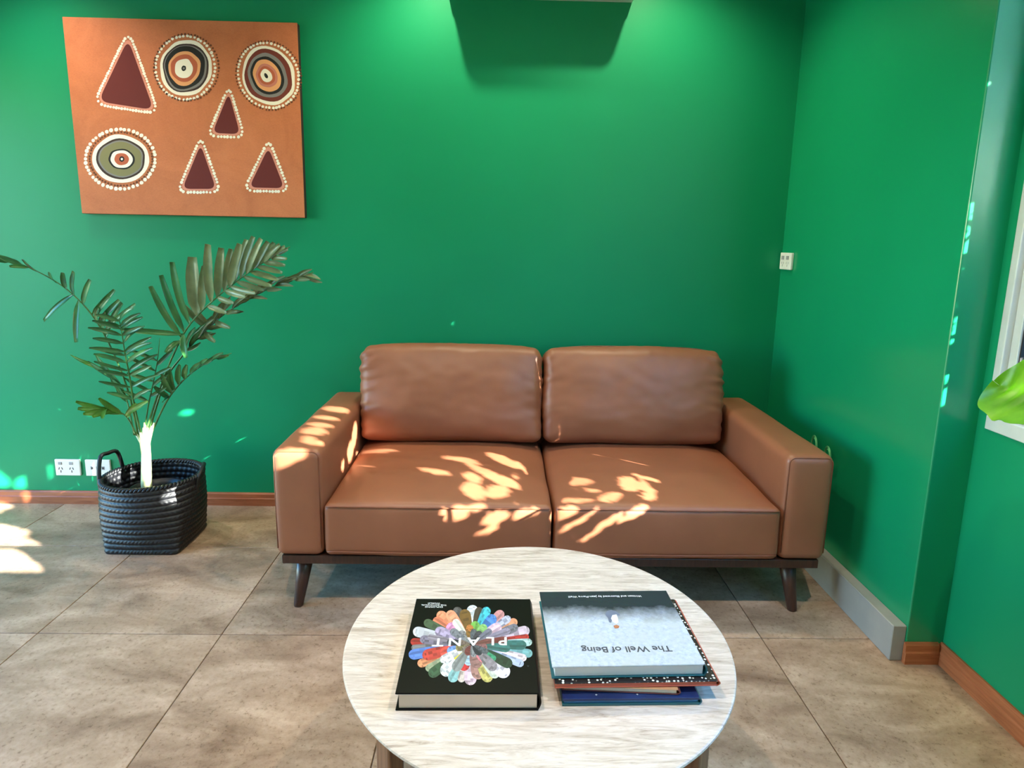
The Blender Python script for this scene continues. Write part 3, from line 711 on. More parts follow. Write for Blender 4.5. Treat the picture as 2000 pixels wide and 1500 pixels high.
for pts in ([(536,200),(328,636),(716,696)],[(1238,576),(1124,856),(1318,864)],[(1042,936),(914,1246),(1150,1246)],[(1515,956),(1380,1236),(1626,1241)]):
    m = Motif()
    K = 1.0 if pts[0][0] < 600 else 0.72
    m.poly(roundtri(offs(pts, 13), 92*K), 'pk'); m.l += 0.0004; m.poly(roundtri(pts, 78*K), 'dr')
    m.path(roundtri(offs(pts, 24), 104*K, n=4), 21 if pts[0][0] > 600 else 19, 10.5, 'w')
    m.build('painted_triangle')

# ------------------------------------------------------------------ power points
def socket(name, label, x0, x1, z0, z1, y, style, nrm='y'):
    e = empty(name, ((x0+x1)/2, y, z0), label, 'power socket' if style != 'switch' else 'switch')
    pl = box('face_plate', x0, x1, y - 0.011, y, z0, z1, WHITEP, e, 0.003, 2)
    w, h = x1 - x0, z1 - z0; yy = y - 0.011
    if style == 'double':
        for u in (0.22, 0.66):
            box('rocker', x0 + w*(u - 0.07), x0 + w*(u + 0.07), yy - 0.003, yy, z0 + h*0.68, z0 + h*0.84, GREYP, e, 0.001)
            for (du, dv, r) in ((-0.06, 0.44, 0.35), (0.06, 0.44, -0.35), (0, 0.26, 0)):
                cx, cz = x0 + w*(u + du), z0 + h*dv
                bm = bmesh.new(); add_box(bm, cx - 0.0018, cx + 0.0018, yy - 0.0008, yy, cz - 0.006, cz + 0.006)
                bmesh.ops.rotate(bm, verts=bm.verts, cent=(cx, yy, cz), matrix=Matrix.Rotation(r, 3, 'Y')); bm_obj('socket_slot', bm, DARKP, e)
    elif style == 'data':
        for u in (0.28, 0.5, 0.72):
            box('data_port', x0 + w*(u - 0.06), x0 + w*(u + 0.06), yy - 0.001, yy, z0 + h*0.40, z0 + h*0.60, GREYP, e, 0)
            box('port_opening', x0 + w*(u - 0.035), x0 + w*(u + 0.035), yy - 0.0016, yy - 0.001, z0 + h*0.44, z0 + h*0.55, DARKP, e, 0)
    else:
        for u in (0.3, 0.7):
            box('rocker', x0 + w*(u - 0.13), x0 + w*(u + 0.13), yy - 0.003, yy, z0 + h*0.5, z0 + h*0.85, WHITEP, e, 0.001)
            box('rocker_mark', x0 + w*(u - 0.06), x0 + w*(u + 0.06), yy - 0.0036, yy - 0.003, z0 + h*0.6, z0 + h*0.66, GREYP, e, 0)
            box('label_strip', x0 + w*(u - 0.12), x0 + w*(u + 0.12), yy - 0.001, yy, z0 + h*0.14, z0 + h*0.36, simple('label_grey', srgb(205, 205, 200), 0.5), e, 0)
a, b = at_y(106, 897, YB - .01), at_y(158, 929, YB - .01); socket('power_outlet', 'white double power outlet left of the plant basket', a.x, b.x, b.z, a.z, YB, 'double')
a, b = at_y(165, 898, YB - .01), at_y(217, 930, YB - .01); socket('data_outlet', 'white wall outlet half hidden behind the basket handle', a.x, b.x, b.z, a.z, YB, 'data')
sz0, sz1, sy0, sy1 = 1.202, 1.278, 2.842, 2.955
e = empty('wall_socket', (XP, (sy0 + sy1)/2, sz0), 'small white socket high in the wall corner', 'power socket')
box('face_plate', XP - 0.013, XP, sy0, sy1, sz0, sz1, WHITEP, e, 0.003)
LABG = simple('label_grey', srgb(205, 205, 200), 0.5)
for u in (0.28, 0.70):
    cy = sy1 - (sy1 - sy0)*u
    box('rocker', XP - 0.016, XP - 0.013, cy - 0.012, cy + 0.012, sz0 + 0.045, sz0 + 0.062, GREYP, e, 0.001)
    for (dy, dz, r) in ((-0.009, 0.030, 0.35), (0.009, 0.030, -0.35), (0, 0.018, 0)):
        box('socket_slot', XP - 0.0138, XP - 0.013, cy + dy - 0.002, cy + dy + 0.002, sz0 + dz - 0.005, sz0 + dz + 0.005, GREYP, e)

# loops of pale green cable behind the right arm
CORD = simple('green_cord', srgb(96, 178, 120), 0.5)
e = empty('cable_coil', (1.26, 2.3, 0.5), 'pale green looped cord hanging behind the right sofa arm', 'cord')
for (px, py) in ((1590, 868), (1616, 890)):
    for k in range(3):
        c = at_x(px, py, 1.285 + 0.004*k); r = 0.035 + 0.006*k
        pts = [(c.x + 0.006*math.cos(a*math.pi/10), c.y + r*math.cos(a*math.pi/10)*0.8, c.z + r*math.sin(a*math.pi/10) - 0.01) for a in range(20)]
        tube('cord_loop', pts, 0.0018, CORD, e, 6, True)
c = at_x(1616, 890, 1.285); tube('cord_drop', [(1.29, c.y, c.z - 0.02), (1.292, c.y + 0.02, 0.3), (1.29, c.y + 0.05, 0.128)], 0.0018, CORD, e, 6)

# ------------------------------------------------------------------ basket
BKM = NT('black_woven'); v = BKM.pos(); f_ = BKM.noise(v, 60, 4)
BKM.base(BKM.ramp(f_, [(0.3, srgb(11, 12, 15)), (0.7, srgb(22, 23, 28))])); BKM.set(Roughness=0.46); BKM.bump(f_, 0.1, 0.001); BASK = BKM.m
bk = empty('woven_basket', (-1.475, 2.59, 0), 'black woven basket holding the palm on the tiled floor', 'basket')
BC = Vector((-1.475, 2.588)); NU, NV = 320, 96
def rim_z(a): return 0.288 + 0.012*math.cos(a - 0.9)
def bpoint(a, s, off=0.0):
    ca, sa = math.cos(a), math.sin(a)
    n0 = 9.0 + 30*max(0, 0.25 - s); hx, hy = 0.149, 0.136
    k = (abs(ca/hx)**n0 + abs(sa/hy)**n0)**(-1/n0)
    q0 = Vector((ca*k, sa*k)) + Vector((0.002, -0.002))
    q1 = Vector((0.204*ca, 0.158*sa)) + Vector((-0.006, 0.012))
    t = s**0.75; q = q0.lerp(q1, t)
    bul = 0.012*math.sin(math.pi*s)
    d = Vector((ca, sa)); q = q + d*(bul + off)
    return Vector((BC.x + q.x, BC.y + q.y, rim_z(a)*s))
V, F = [], []
rows = 12
for j in range(NV + 1):
    s = j/NV
    for i in range(NU):
        a = 2*math.pi*i/NU
        tw = math.sin(rows*math.pi*s); dia = math.sin(70*a + 14*math.sin(rows*math.pi*s + 0.8)*0.25 + 2.2*int(rows*s))
        V.append(bpoint(a, s, 0.0058*abs(tw)**0.7 + 0.0011*dia*abs(tw)))
for j in range(NV):
    for i in range(NU): F.append([j*NU+i, j*NU+(i+1) % NU, (j+1)*NU+(i+1) % NU, (j+1)*NU+i])
no = len(V)
for j in range(NV + 1):
    s = 1 - j/NV*0.97
    for i in range(NU):
        a = 2*math.pi*i/NU; tw = math.sin(rows*math.pi*s); V.append(bpoint(a, s, -0.007 - 0.0035*abs(tw) - 0.002*math.sin(50*a + 2.2*int(rows*s))*abs(tw)))
for j in range(NV):
    for i in range(NU): F.append([no+j*NU+i, no+j*NU+(i+1) % NU, no+(j+1)*NU+(i+1) % NU, no+(j+1)*NU+i])
for i in range(NU): F.append([NV*NU+i, NV*NU+(i+1) % NU, no+(i+1) % NU, no+i])
F.append([no+NV*NU+i for i in range(NU)]); F.append(list(range(NU))[::-1])
pd_obj('basket_body', V, F, BASK, bk, True)
# plaited rim: two strands twisting around the edge
for ph in (0, math.pi/1.0):
    pts = []
    for i in range(360):
        a = 2*math.pi*i/360; b = bpoint(a, 1.0, -0.003); tw = a*40 + ph; d = Vector((math.cos(a), math.sin(a), 0))
        pts.append(b + d*0.0065*math.cos(tw) + Vector((0, 0, 0.0055*math.sin(tw) + 0.003)))
    tube('plaited_rim', pts, 0.0062, BASK, bk, 6, True)
def handle(pts, nm='handle'):
    pts = bez(pts, 26); tube(nm, pts, 0.0085, BASK, bk, 8)
    hh = bk.children[-1]
pa, pb = bpoint(math.radians(196), 1), bpoint(math.radians(150), 1)
pk_ = (pa + pb)/2 + Vector((-0.004, 0, 0.098))
handle([pa + Vector((0.004, 0, -0.05)), pa + Vector((-0.004, 0, 0.01)), pa.lerp(pk_, 0.62) + Vector((-0.012, -0.01, 0.03)), pk_, pb.lerp(pk_, 0.62) + Vector((0.012, 0.01, 0.03)), pb + Vector((0.004, 0, 0.01)), pb + Vector((0.006, 0, -0.05))])
pa, pb = bpoint(math.radians(-12), 1), bpoint(math.radians(38), 1)
mid_ = (pa + pb)/2
handle([pa + Vector((-0.004, 0, -0.07)), pa + Vector((0.01, 0, 0.0)), pa.lerp(mid_, .5) + Vector((0.022, 0, 0.022)), mid_ + Vector((0.024, 0, 0.028)), pb.lerp(mid_, .5) + Vector((0.02, 0, 0.022)), pb + Vector((0.008, 0, 0.0)), pb + Vector((-0.004, 0, -0.07))])

# ------------------------------------------------------------------ palm
TB = Vector((-1.483, 2.555, 0.0))
palm = empty('palm_plant', (TB.x, TB.y, 0.03), 'feathery palm with arching green fronds growing in the black basket', 'plant')
POT = simple('nursery_pot', srgb(24, 25, 28), 0.4)
pc_ = Vector((-1.47, 2.60, 0))
V, F = lathe_data([(0.085, 0.03), (0.105, 0.22), (0.112, 0.222), (0.112, 0.235), (0.104, 0.235), (0.102, 0.2)], 40, pc_); pd_obj('nursery_pot', V, F, POT, palm, True)
SOIL = simple('potting_soil', srgb(58, 42, 32), 0.95, var=0.3, scale=90, bump=0.8)
V = []; F = []
V, F = lathe_data([(0.103, 0.205), (0.08, 0.212), (0.04, 0.214), (0.001, 0.216)], 32, pc_); V = [(x, y, z + 0.006*noise.noise(Vector((x*60, y*60, 0)))) for x, y, z in V]; pd_obj('soil', V, F, SOIL, palm, True)
STEM = m_leaf('palm_stem', srgb(170, 176, 120), srgb(196, 200, 150), srgb(214, 216, 178), 0.0, 0.5, 20)
RACH = m_leaf('palm_rachis', srgb(52, 96, 50), srgb(70, 116, 58), srgb(96, 140, 76), 0.05, 0.4, 20)
PLEAF = m_leaf('palm_leaflet', srgb(44, 96, 52), srgb(60, 116, 62), srgb(88, 140, 76), 0.16, 0.33, 10)
PLEAF2 = m_leaf('palm_leaflet_pale', srgb(92, 112, 72), srgb(116, 132, 88), srgb(146, 156, 110), 0.16, 0.36, 14)
PLEAFY = m_leaf('palm_leaflet_yellow', srgb(70, 120, 44), srgb(96, 146, 54), srgb(130, 168, 70), 0.25, 0.36, 14)
tb = at_y(286, 945, 2.555); tt = at_y(285, 835, 2.55)
tube('stem', [tb + Vector((0, 0, -0.06)), tb, tb.lerp(tt, 0.5), tt], [0.022, 0.021, 0.0185, 0.013], STEM, palm, 14)
for (x, y, r) in ((262, 842, .006), (272, 838, .007), (297, 832, .008), (301, 826, .006), (283, 825, .008)):
    tube('leaf_sheath', [tb.lerp(tt, 0.3), tb.lerp(tt, 0.75) + Vector(((x - 283)*0.0006, -0.006, 0)), at_y(x, y, 2.545)], [0.012, 0.0105, r*0.55], STEM, palm, 8)
random.seed(21)
RPTS = {}
def leaflet(root, tip, width, mat, parent, sag=0.0, blunt=0.5, fold=0.35, twist=0.0):
    root, tip = Vector(root), Vector(tip); N = 9; best = None
    rp = RPTS[parent.name]                      # grow from the midrib itself
    for a, b in zip(rp[:-1], rp[1:]):
        dx, dz = b.x - a.x, b.z - a.z; t_ = max(0, min(1, ((root.x - a.x)*dx + (root.z - a.z)*dz)/max(1e-9, dx*dx + dz*dz)))
        q = a.lerp(b, t_); dd = (q.x - root.x)**2 + (q.z - root.z)**2
        if best is None or dd < best[0]: best = (dd, q)
    tip = tip + Vector((0, (best[1].y - root.y)*0.6, 0)); root = best[1]; ax = tip - root; L = ax.length
    t = ax.normalized(); side = t.cross(Vector((0, -1, 0.15))); 
    if side.length < 1e-3: side = Vector((1, 0, 0))
    side.normalize(); nrm = side.cross(t).normalized()
    side = (side*math.cos(twist) + nrm*math.sin(twist)).normalized(); nrm = side.cross(t).normalized()
    V, F = [], []
    for k in range(N + 1):
        s = k/N; p = root + ax*s + Vector((0, 0, -sag*L*s*s)) + nrm*(0.05*L*math.sin(math.pi*s))
        w = width*0.5*(min(1, 0.25 + s*3.2)) * (1 - max(0, (s - 0.72))/0.28*(1 - blunt*0.8)) 
        V += [p - side*w + nrm*w*fold, p, p + side*w + nrm*w*fold]
    for k in range(N):
        for c in (0, 1): F.append([k*3+c, k*3+c+1, k*3+c+4, k*3+c+3])
    # thickness
    n = len(V); th = nrm*0.0006; V2 = [v - th for v in V]; V = [v + th for v in V] + V2
    F2 = [[q + n for q in f][::-1] for f in F]
    rim = [(k*3, (k+1)*3) for k in range(N)] + [(N*3, N*3+1), (N*3+1, N*3+2)] + [((k+1)*3+2, k*3+2) for k in reversed(range(N))] + [(2, 1), (1, 0)]
    F = F + F2 + [[b, a, a + n, b + n] for a, b in rim]
    pd_obj('leaflet', V, F, mat, parent, True)
def frond(pix, n, r0=0.0048):
    """pix: (px, py, depth y) control points"""
    pts = bez([at_y(x, y, d) for x, y, d in pix], n); o = tube('frond', pts, [r0*(1 - 0.65*k/n) for k in range(n + 1)], RACH, palm, 6); RPTS[o.name] = pts; return o, pts
def L3(px, py, d): return at_y(px, py, d)
# F1 large upper right
f1, p1 = frond([(284,845,2.55),(312,760,2.53),(340,690,2.5),(372,632,2.46),(430,575,2.42),(500,522,2.38),(566,482,2.36)], 30)
for rx, ry, tx, ty, w in ((347,668,284,560,14),(354,658,306,538,13),(366,640,330,512,16),(382,622,372,502,26),(392,612,396,520,15),(412,592,405,477,17),(424,580,432,484,16),(438,568,452,486,13),
                          (450,560,470,476,15),(462,550,484,468,13),(474,541,498,462,13),(486,532,514,466,12),(498,524,528,472,12),(510,516,540,474,11),(522,508,552,478,11),(536,500,562,482,10),(548,492,568,486,9)):
    leaflet(L3(rx,ry,2.42), L3(tx,ty,2.38 + random.uniform(-.05,.05)), w*0.00198, PLEAF2 if rx > 370 else PLEAF, f1, 0, 0.8, 0.2, random.uniform(-.3,.3))
for rx, ry, tx, ty, w in ((440,568,480,580,12),(452,560,500,572,12),(466,549,518,566,12),(480,538,534,558,12),(494,528,548,546,12),(508,518,556,532,11),(522,509,562,518,11),(536,500,566,505,10),(424,582,456,592,12),(404,602,440,612,12)):
    leaflet(L3(rx,ry,2.42), L3(tx,ty,2.36 + random.uniform(-.03,.05)), w*0.0018, PLEAF2, f1, 0, 0.6, 0.2, random.uniform(-.3,.3))
for rx, ry, tx, ty, w in ((355,655,232,644,12),(346,668,320,690,14),(356,656,362,700,15)):
    leaflet(L3(rx,ry,2.46), L3(tx,ty,2.40), w*0.0018, PLEAF, f1, 0.0, 0.6, 0.3, random.uniform(-.3,.3))
# F2 lower right, narrow drooping
f2, p2 = frond([(290,845,2.55),(322,745,2.56),(352,700,2.55),(385,662,2.54),(440,612,2.52),(520,566,2.48),(612,532,2.44)], 30)
for k in range(40):
    s = 0.40 + 0.59*k/39; i = min(29, int(s*30)); p = p2[i]; d = (p2[i+1] - p2[i]).normalized()
    tip = p + d*(0.13 - 0.04*s) + Vector((0, random.uniform(-.06,.02), random.choice((0.035, -0.03, 0.02)) + random.uniform(-.015,.015)))
    leaflet(p, tip, 0.017, PLEAF2 if k > 6 else PLEAF, f2, 0.08, 0.3, 0.5, random.uniform(-.8,.8))
for tx, ty in ((330,480),):
    pass
for rx, ry, tx, ty, w in ((405,640,352,590,14),(410,636,372,590,12),(398,648,420,668,12),(420,628,450,640,12)):
    leaflet(L3(rx,ry,2.53), L3(tx,ty,2.46), w*0.0018, PLEAF2, f2, 0.0, 0.6, 0.3, random.uniform(-.3,.3))
# F3 long left
f3, p3 = frond([(270,850,2.55),(252,770,2.52),(226,700,2.5),(196,640,2.48),(160,592,2.46),(112,552,2.44),(50,520,2.42),(-30,492,2.40)], 34)
for rx, ry, tx, ty, w in ((145,578,90,626,12),(152,590,152,668,11),(118,556,104,532,10),(132,568,128,532,11),(146,580,148,530,12),(162,596,178,546,11),(86,540,54,506,7),(178,616,224,566,10),(184,622,214,580,9),(190,632,232,586,10),(190,630,192,602,8),(200,650,204,610,10),(206,660,236,592,13),(200,650,262,594,8),
                          (60,524,10,500,10),(44,518,-20,500,12),(30,512,-40,520,12),(70,530,30,520,8)):
    leaflet(L3(rx,ry,2.47), L3(tx,ty,2.42 + random.uniform(-.05,.05)), w*0.0019, PLEAF, f3, 0.0, 0.75, 0.25, random.uniform(-.4,.4))
# F4 centre, broad pinnate
f4_, p4 = frond([(276,850,2.55),(262,790,2.50),(252,730,2.46),(244,690,2.43),(238,650,2.41),(232,622,2.40)], 26)
for k in range(12):
    s = 0.26 + 0.72*k/11; i = int(s*26); p = p4[min(i, 26)]
    L = 0.145*(1 - 0.45*abs(s - 0.5)*1.6); 
    for sd in (-1, 1):
        tip = p + Vector((sd*L*(0.95 if sd > 0 else 0.7), random.uniform(-.08,-.02), (L*0.66 if sd > 0 else L*0.34) + random.uniform(-.015,.015)))
        leaflet(p, tip, 0.017, PLEAF, f4_, 0.12, 0.4, 0.25, random.uniform(-.4,.4))
# F5 low right
f5, p5 = frond([(296,845,2.55),(322,790,2.54),(344,758,2.53),(372,730,2.52),(410,705,2.5),(452,690,2.48)], 24)
for rx, ry, tx, ty, w in ((330,778,300,755,12),(336,770,316,730,14),(340,764,330,716,14),(350,752,352,712,14),(362,740,366,712,12),(374,729,392,708,10),(388,719,408,700,9),(402,709,426,694,8),(416,702,440,688,8),(430,697,452,692,8),(330,778,318,786,10)):
    leaflet(L3(rx,ry,2.53), L3(tx,ty,2.47 + random.uniform(-.03,.03)), w*0.0019, PLEAF, f5, 0, 0.5, 0.3, random.uniform(-.4,.4))
# F6 small yellow green on the left
f6, p6 = frond([(266,850,2.54),(255,825,2.50),(240,808,2.47),(215,800,2.44),(190,795,2.42)], 16, 0.0036)
for rx, ry, tx, ty, w in ((240,808,146,782,14),(232,804,152,796,14),(226,803,164,806,13),(220,802,184,812,13),(214,800,206,814,12),(236,806,192,776,12),(246,812,286,782,11),(250,818,262,788,11)):
    leaflet(L3(rx,ry,2.46), L3(tx,ty,2.40 + random.uniform(-.03,.03)), w*0.0019, PLEAFY, f6, 0.03, 0.5, 0.3, random.uniform(-.4,.4))
# F7 thin left and inner spear leaves
f7, p7 = frond([(262,850,2.56),(250,790,2.57),(232,745,2.58),(196,718,2.59),(140,694,2.60)], 20, 0.0036)
for rx, ry, tx, ty, w in ((236,750,186,690,10),(228,742,172,704,10),(214,730,150,700,8),(244,772,216,735,10),(248,785,228,750,10),(205,722,136,692,7)):
    leaflet(L3(rx,ry,2.58), L3(tx,ty,2.58), w*0.0019, PLEAFY if rx < 220 else PLEAF, f7, 0.02, 0.2, 0.3, random.uniform(-.4,.4))
f8, p8 = frond([(282,845,2.55),(290,790,2.53),(300,745,2.50),(308,700,2.47),(312,660,2.45)], 18, 0.0036)
for k in range(9):
    p = p8[5 + k]; sd = 1 if k % 2 else -1
    leaflet(p, p + Vector((sd*0.085, -0.03, 0.06 + random.uniform(-.02,.02))), 0.015, PLEAF, f8, 0.05, 0.4, 0.3, random.uniform(-.4,.4))

# ------------------------------------------------------------------ large leaved plant by the window (one leaf reaches into view)
LIME = m_leaf('lime_leaf', srgb(70, 124, 16), srgb(98, 156, 26), srgb(134, 184, 44), 0.2, 0.4, 12)
BIGL = empty('window_plant', (1.22, 0.92, 0), 'bright lime green ruffled leaf of a plant beside the window', 'plant')
V, F = lathe_data([(0.001, 0.002), (0.10, 0.0), (0.125, 0.26), (0.135, 0.27), (0.135, 0.29), (0.12, 0.29), (0.115, 0.25), (0.001, 0.25)], 40, (1.22, 0.92, 0)); pd_obj('pot', V, F, simple('clay_pot', srgb(120, 110, 100), 0.7), BIGL, True)
tube('stem', bez([(1.22, 0.92, 0.2), (1.21, 0.94, 0.6), (1.215, 0.98, 0.95), (1.21, 1.0, 1.2)], 14), [0.014 - 0.0006*k for k in range(15)], TEAK, BIGL, 8)
def biglobe(root, tip, width, droop, up_):
    root, tip = Vector(root), Vector(tip); ax = tip - root; N, Mh = 28, 8; side = ax.cross(Vector(up_)).normalized(); nrm = side.cross(ax).normalized(); V, F = [], []
    for k in range(N + 1):
        s = math.sin(math.pi/2*k/N); w = width*math.sqrt(max(0.0, 1 - (2*s - 1)**2))**0.9*(0.8 + 0.3*s) + 0.0004
        for j in range(-Mh, Mh + 1):
            u = j/Mh; ruf = 0.006*math.sin(s*16 + (2 if u > 0 else 0))*abs(u)**3
            V.append(root + ax*s + side*w*u*(1 + 0.03*math.sin(s*31)*abs(u)**4) + nrm*(0.03*abs(u)**1.4 + ruf - droop*s*s + 0.004*math.cos(s*44)*(1 - abs(u))))
    C_ = 2*Mh + 1
    for k in range(N):
        for j in range(C_ - 1): F.append([k*C_+j, k*C_+j+1, (k+1)*C_+j+1, (k+1)*C_+j])
    n = len(V); V = V + [v - nrm*0.0012 for v in V]; F = F + [[q + n for q in f][::-1] for f in F]
    o = pd_obj('leaf', V, F, LIME, BIGL, True)
    tube('petiole', [root - ax*0.25 + Vector((0, 0, -0.01)), root, root + ax*0.6 + nrm*(-droop*0.36 - 0.002)], [0.005, 0.0045, 0.0015], LIME, o, 6)
tipP = at_x(1956, 756, 1.27); rootP = Vector((1.235, 1.23, 0.985))
biglobe(rootP, tipP, 0.104, 0.0, (-0.8, 0, 0.6))
for (rx, ry, rz_, tx, ty, tz) in ((1.21,0.98,1.0,1.02,1.0,1.08),(1.21,0.96,0.9,1.25,0.62,0.95),(1.22,0.96,1.1,1.08,0.75,1.2),(1.21,1.0,1.2,1.2,1.02,1.45),(1.22,0.95,.7,1.04,0.82,0.78)):
    biglobe((rx, ry, rz_), (tx, ty, tz), 0.07, 0.03, (0.1, 0.2, 1))

# ------------------------------------------------------------------ outside
GRND = simple('outdoor_paving', srgb(150, 146, 138), 0.9, scale=3)
bm = bmesh.new(); add_box(bm, -14, XL - T, -12, 14, -0.25, -0.12)
tag(bm_obj('ground', bm, GRND), 'grey paving outside the far left door', 'ground', None, 'structure')
LAWN = simple('dark_lawn', srgb(36, 56, 32), 0.95, scale=6, var=0.2)
tag(box('lawn', XW + T, 12, -12, 14, -0.25, -0.12, LAWN), 'dark green lawn outside the right window', 'lawn', None, 'structure')
DKW = simple('dark_blue_wall', srgb(30, 38, 66), 0.6)
tag(box('light_block_wall', 2.9, 3.0, -7.0, 9.0, -0.12, 1.45, DKW), 'dark blue wall glimpsed through the window, added to block low light', 'wall', None, 'structure')  # added wall, hides the sunlit lawn and keeps the pier foot dark
# tree whose leaves dapple the sun
XG = 2.5
def gob(p): # carry a point back along the sun to the foliage plane
    p = Vector(p); t = (XG - p.x) / (-SUND.x); q = p - SUND*t; return (q.y, q.z)
holes = []
def hole(px, py, rx, ry, deg, how, val):
    fnm = {'z': at_z, 'y': at_y, 'x': at_x}[how]; a = math.radians(deg); pts = []
    for k in range(14):
        t = 2*math.pi*k/14; x, y = rx*math.cos(t), ry*math.sin(t)
        pts.append(gob(fnm(px + x*math.cos(a) - y*math.sin(a), py + x*math.sin(a) + y*math.cos(a), val)))
    holes.append(pts)
def hpoly(pts, how, val, org=(0, 0), k=1.0):
    fnm = {'z': at_z, 'y': at_y, 'x': at_x}[how]
    holes.append([gob(fnm(org[0] + x/k, org[1] + y/k, val)) for x, y in pts])
# sun flecks on the seats (tops, then fronts), arm, floor, wall, palm and pier
for h in ((893,899,38,5,8),(915,906,20,3,6),(845,922,34,5,9),(710,910,22,5,5),(742,880,32,4,3),(985,900,44,8,18),(1030,914,26,5,38),(1012,930,10,3,10),(958,928,56,7,20),(925,933,26,7,20),(990,938,40,8,14),(1052,934,20,6,42),(940,956,34,12,22),(988,957,26,13,8),(1012,946,26,4,15),(1070,940,8,16,20),
          (1130,937,36,8,6),(1235,944,30,11,20),(1275,951,32,6,28),(1287,965,20,9,12),(1214,967,22,10,0),(1150,972,40,5,2),(1175,955,14,3,10),(1262,934,36,3,12)): hole(*h, 'z', 0.440)
for h in ((870,1004,16,12,-45),(898,1000,24,15,-30),(936,990,26,8,-18),(966,1012,30,13,-22),(950,1036,28,6,-18),(1020,1003,22,11,-25),(1046,998,16,8,-30),(1108,1000,34,11,-25),(1140,1012,40,5,-32),(1185,1019,36,7,-32),(1240,1001,48,8,-26),(1150,1046,28,5,-32),(1110,1030,22,5,-30)): hole(*h, 'y', 2.040)
for h in ((580,886,42,15,0),(618,862,28,5,5),(616,841,28,8,3),(630,829,27,5,6),(640,815,27,4,6),(658,799,30,6,6),(606,853,16,3,4)): hole(*h, 'z', 0.608)
for h in ((692,850,5,28,6),(684,882,6,24,8),(670,908,4,13,12)): hole(*h, 'x', -0.600)
hpoly(((-80,1012),(-80,980),(0,982),(18,986),(30,988),(10,996),(0,1002)), 'z', 0)
hpoly(((0,1023),(20,1027),(40,1033),(64,1038),(52,1046),(56,1052),(70,1058),(84,1063),(50,1065),(0,1066),(-110,1066),(-110,1015)), 'z', 0)
hpoly(((0,1071),(20,1072),(40,1076),(52,1086),(55,1091),(75,1100),(86,1115),(60,1118),(25,1116),(0,1117),(-120,1125),(-120,1068)), 'z', 0)
hpoly(((-130,1000),(-130,1190),(-420,1230),(-520,1010),(-300,985)), 'z', 0)
hpoly(((30,936),(87,912),(58,953),(31,955)), 'y', YB); hpoly(((92,911),(99,908),(101,936),(86,955),(64,955)), 'y', YB)
hpoly(((-60,880),(10,930),(25,950),(-60,955)), 'y', YB); hpoly(((42,962),(110,958),(62,980),(46,982)), 'y', YB)
for h in ((286,885,13,66,0),(225,954,34,6,14)): hole(*h, 'y', 2.55)
hole(234, 928, 22, 13, 0, 'x', -1.655)
for h in ((238,704,18,7,-10),(330,712,6,10,10)): hole(*h, 'y', 2.48)
hole(365, 806, 15, 5, -15, 'y', YB)
for h in ((1927,165,5,8,0),(1936,205,3,3,0)): hole(*h, 'y', YP)
for q in (((1887,400),(1906,388),(1903,432),(1884,432)),((1884,441),(1900,438),(1898,455),(1882,468)),((1880,472),(1898,462),(1892,496),(1877,498)),((1855,624),(1873,612),(1869,655),(1852,656)),((1850,661),(1868,662),(1863,674),(1849,676)),((1838,733),(1857,732),(1852,746),(1837,756)),((1834,764),(1854,750),(1850,790),(1829,794)),((1880,520),(1888,518),(1884,548),(1878,546)),((1862,590),(1872,588),(1868,606),(1860,606))): hpoly([(x + (4 if k in (0, 3) else 1), y) for k, (x, y) in enumerate(q)], 'y', YP)
GY0, GY1, GZ0, GZ1, RES = -2.75, 1.1, 1.3, 3.15, 0.006
nw, nh = int((GY1-GY0)/RES), int((GZ1-GZ0)/RES)
yy, zz = np.meshgrid(GY0 + (np.arange(nw)+.5)*RES, GZ0 + (np.arange(nh)+.5)*RES)
hm = np.zeros((nh, nw), bool)
for h in holes:
    ins = np.zeros((nh, nw), bool)
    for k in range(len(h)):
        (ay, az), (by, bz) = h[k], h[(k+1) % len(h)]
        if az == bz: continue
        ins ^= ((az > zz) != (bz > zz)) & (yy < (by - ay)*(zz - az)/(bz - az) + ay)
    hm |= ins
cov = hm.copy(); rng = np.random.default_rng(4); LV, LF = [], []
LENS = (0.17, 0.12, 0.085, 0.06, 0.042, 0.03, 0.022)
guard = 0
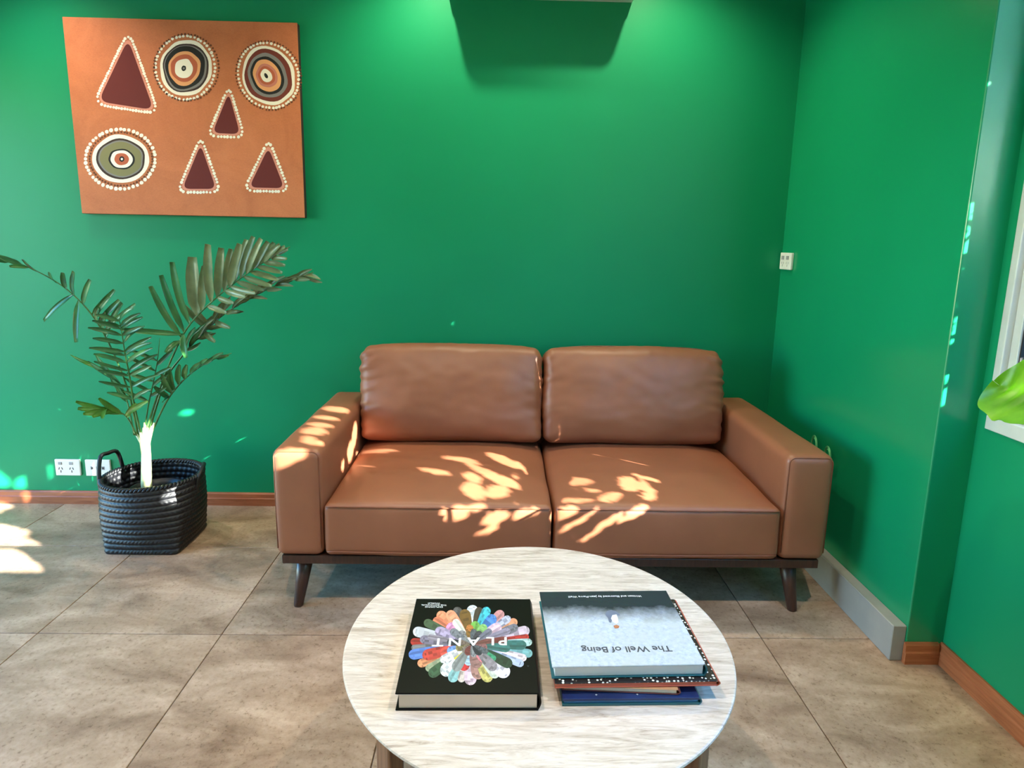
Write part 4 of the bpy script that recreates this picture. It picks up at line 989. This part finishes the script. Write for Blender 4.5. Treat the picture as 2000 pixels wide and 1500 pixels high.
def leaf_cells(cy, cz, L, a, wr):
    r = L/2; i0_, i1_ = max(0, int((cy-r-GY0)/RES)), min(nw, int((cy+r-GY0)/RES)+2); j0_, j1_ = max(0, int((cz-r-GZ0)/RES)), min(nh, int((cz+r-GZ0)/RES)+2)
    Y_ = yy[j0_:j1_, i0_:i1_] - cy; Z_ = zz[j0_:j1_, i0_:i1_] - cz; u = (Y_*math.cos(a) + Z_*math.sin(a))/r; v_ = (-Y_*math.sin(a) + Z_*math.cos(a))/(r*wr)
    return (slice(j0_, j1_), slice(i0_, i1_)), (np.abs(v_) <= np.maximum(0, 1-u*u)**0.8)
order = rng.permutation(nw*nh)
for id_ in order:
    j, i = divmod(int(id_), nw)
    if cov[j, i]: continue
    cy, cz = yy[j, i], zz[j, i]; done = False
    for L in LENS:
        for tr_ in range(4):
            a = rng.uniform(0, math.pi); wr = rng.uniform(0.36, 0.52); sl_, msk = leaf_cells(cy, cz, L, a, wr)
            if (hm[sl_] & msk).sum() <= 1:
                cov[sl_] |= msk; done = True; break
        if done: break
    if not done: cov[j, i] = True; continue
    dep = rng.uniform(-0.35, 0.35); base = Vector((XG, cy, cz)) + SUND*dep; ca, sa = math.cos(a), math.sin(a); n0 = len(LV); tl_ = rng.uniform(-0.3, 0.3)
    K = 6
    for k in range(K + 1):
        u = -1 + 2*k/K; w_ = max(0, 1-u*u)**0.8*L/2*wr*1.06
        for sd in ((-1, 0, 1)):
            py_, pz_ = u*L/2*1.03*ca - sd*w_*sa, u*L/2*1.03*sa + sd*w_*ca
            # lean each leaf along the sun so that its shade keeps its outline
            LV.append(base + Vector((0, py_, pz_)) + SUND*(tl_*(u*L/2) + 0.12*abs(sd)*w_))
    for k in range(K):
        for c_ in (0, 1): LF.append([n0+k*3+c_, n0+k*3+c_+1, n0+(k+1)*3+c_+1, n0+(k+1)*3+c_])
print('tree leaves', len(LF)//12)
TL = m_leaf('tree_leaf', srgb(60, 100, 50), srgb(84, 128, 66), srgb(116, 156, 92), 0.2, 0.5, 6)
tree = empty('garden_tree', (XG, -0.75, -0.12), 'leafy garden tree outside the window dappling the sunlight', 'tree')
o = pd_obj('foliage', LV, LF, TL, tree, True); o['kind'] = 'stuff'
BARK = simple('tree_bark', srgb(84, 66, 52), 0.9)
tp = Vector((XG + 0.1, -0.75, 1.5)); tube('trunk', [(XG + 0.12, -0.75, -0.12), (XG + 0.1, -0.74, 0.8), tp], [0.09, 0.075, 0.06], BARK, tree, 10)
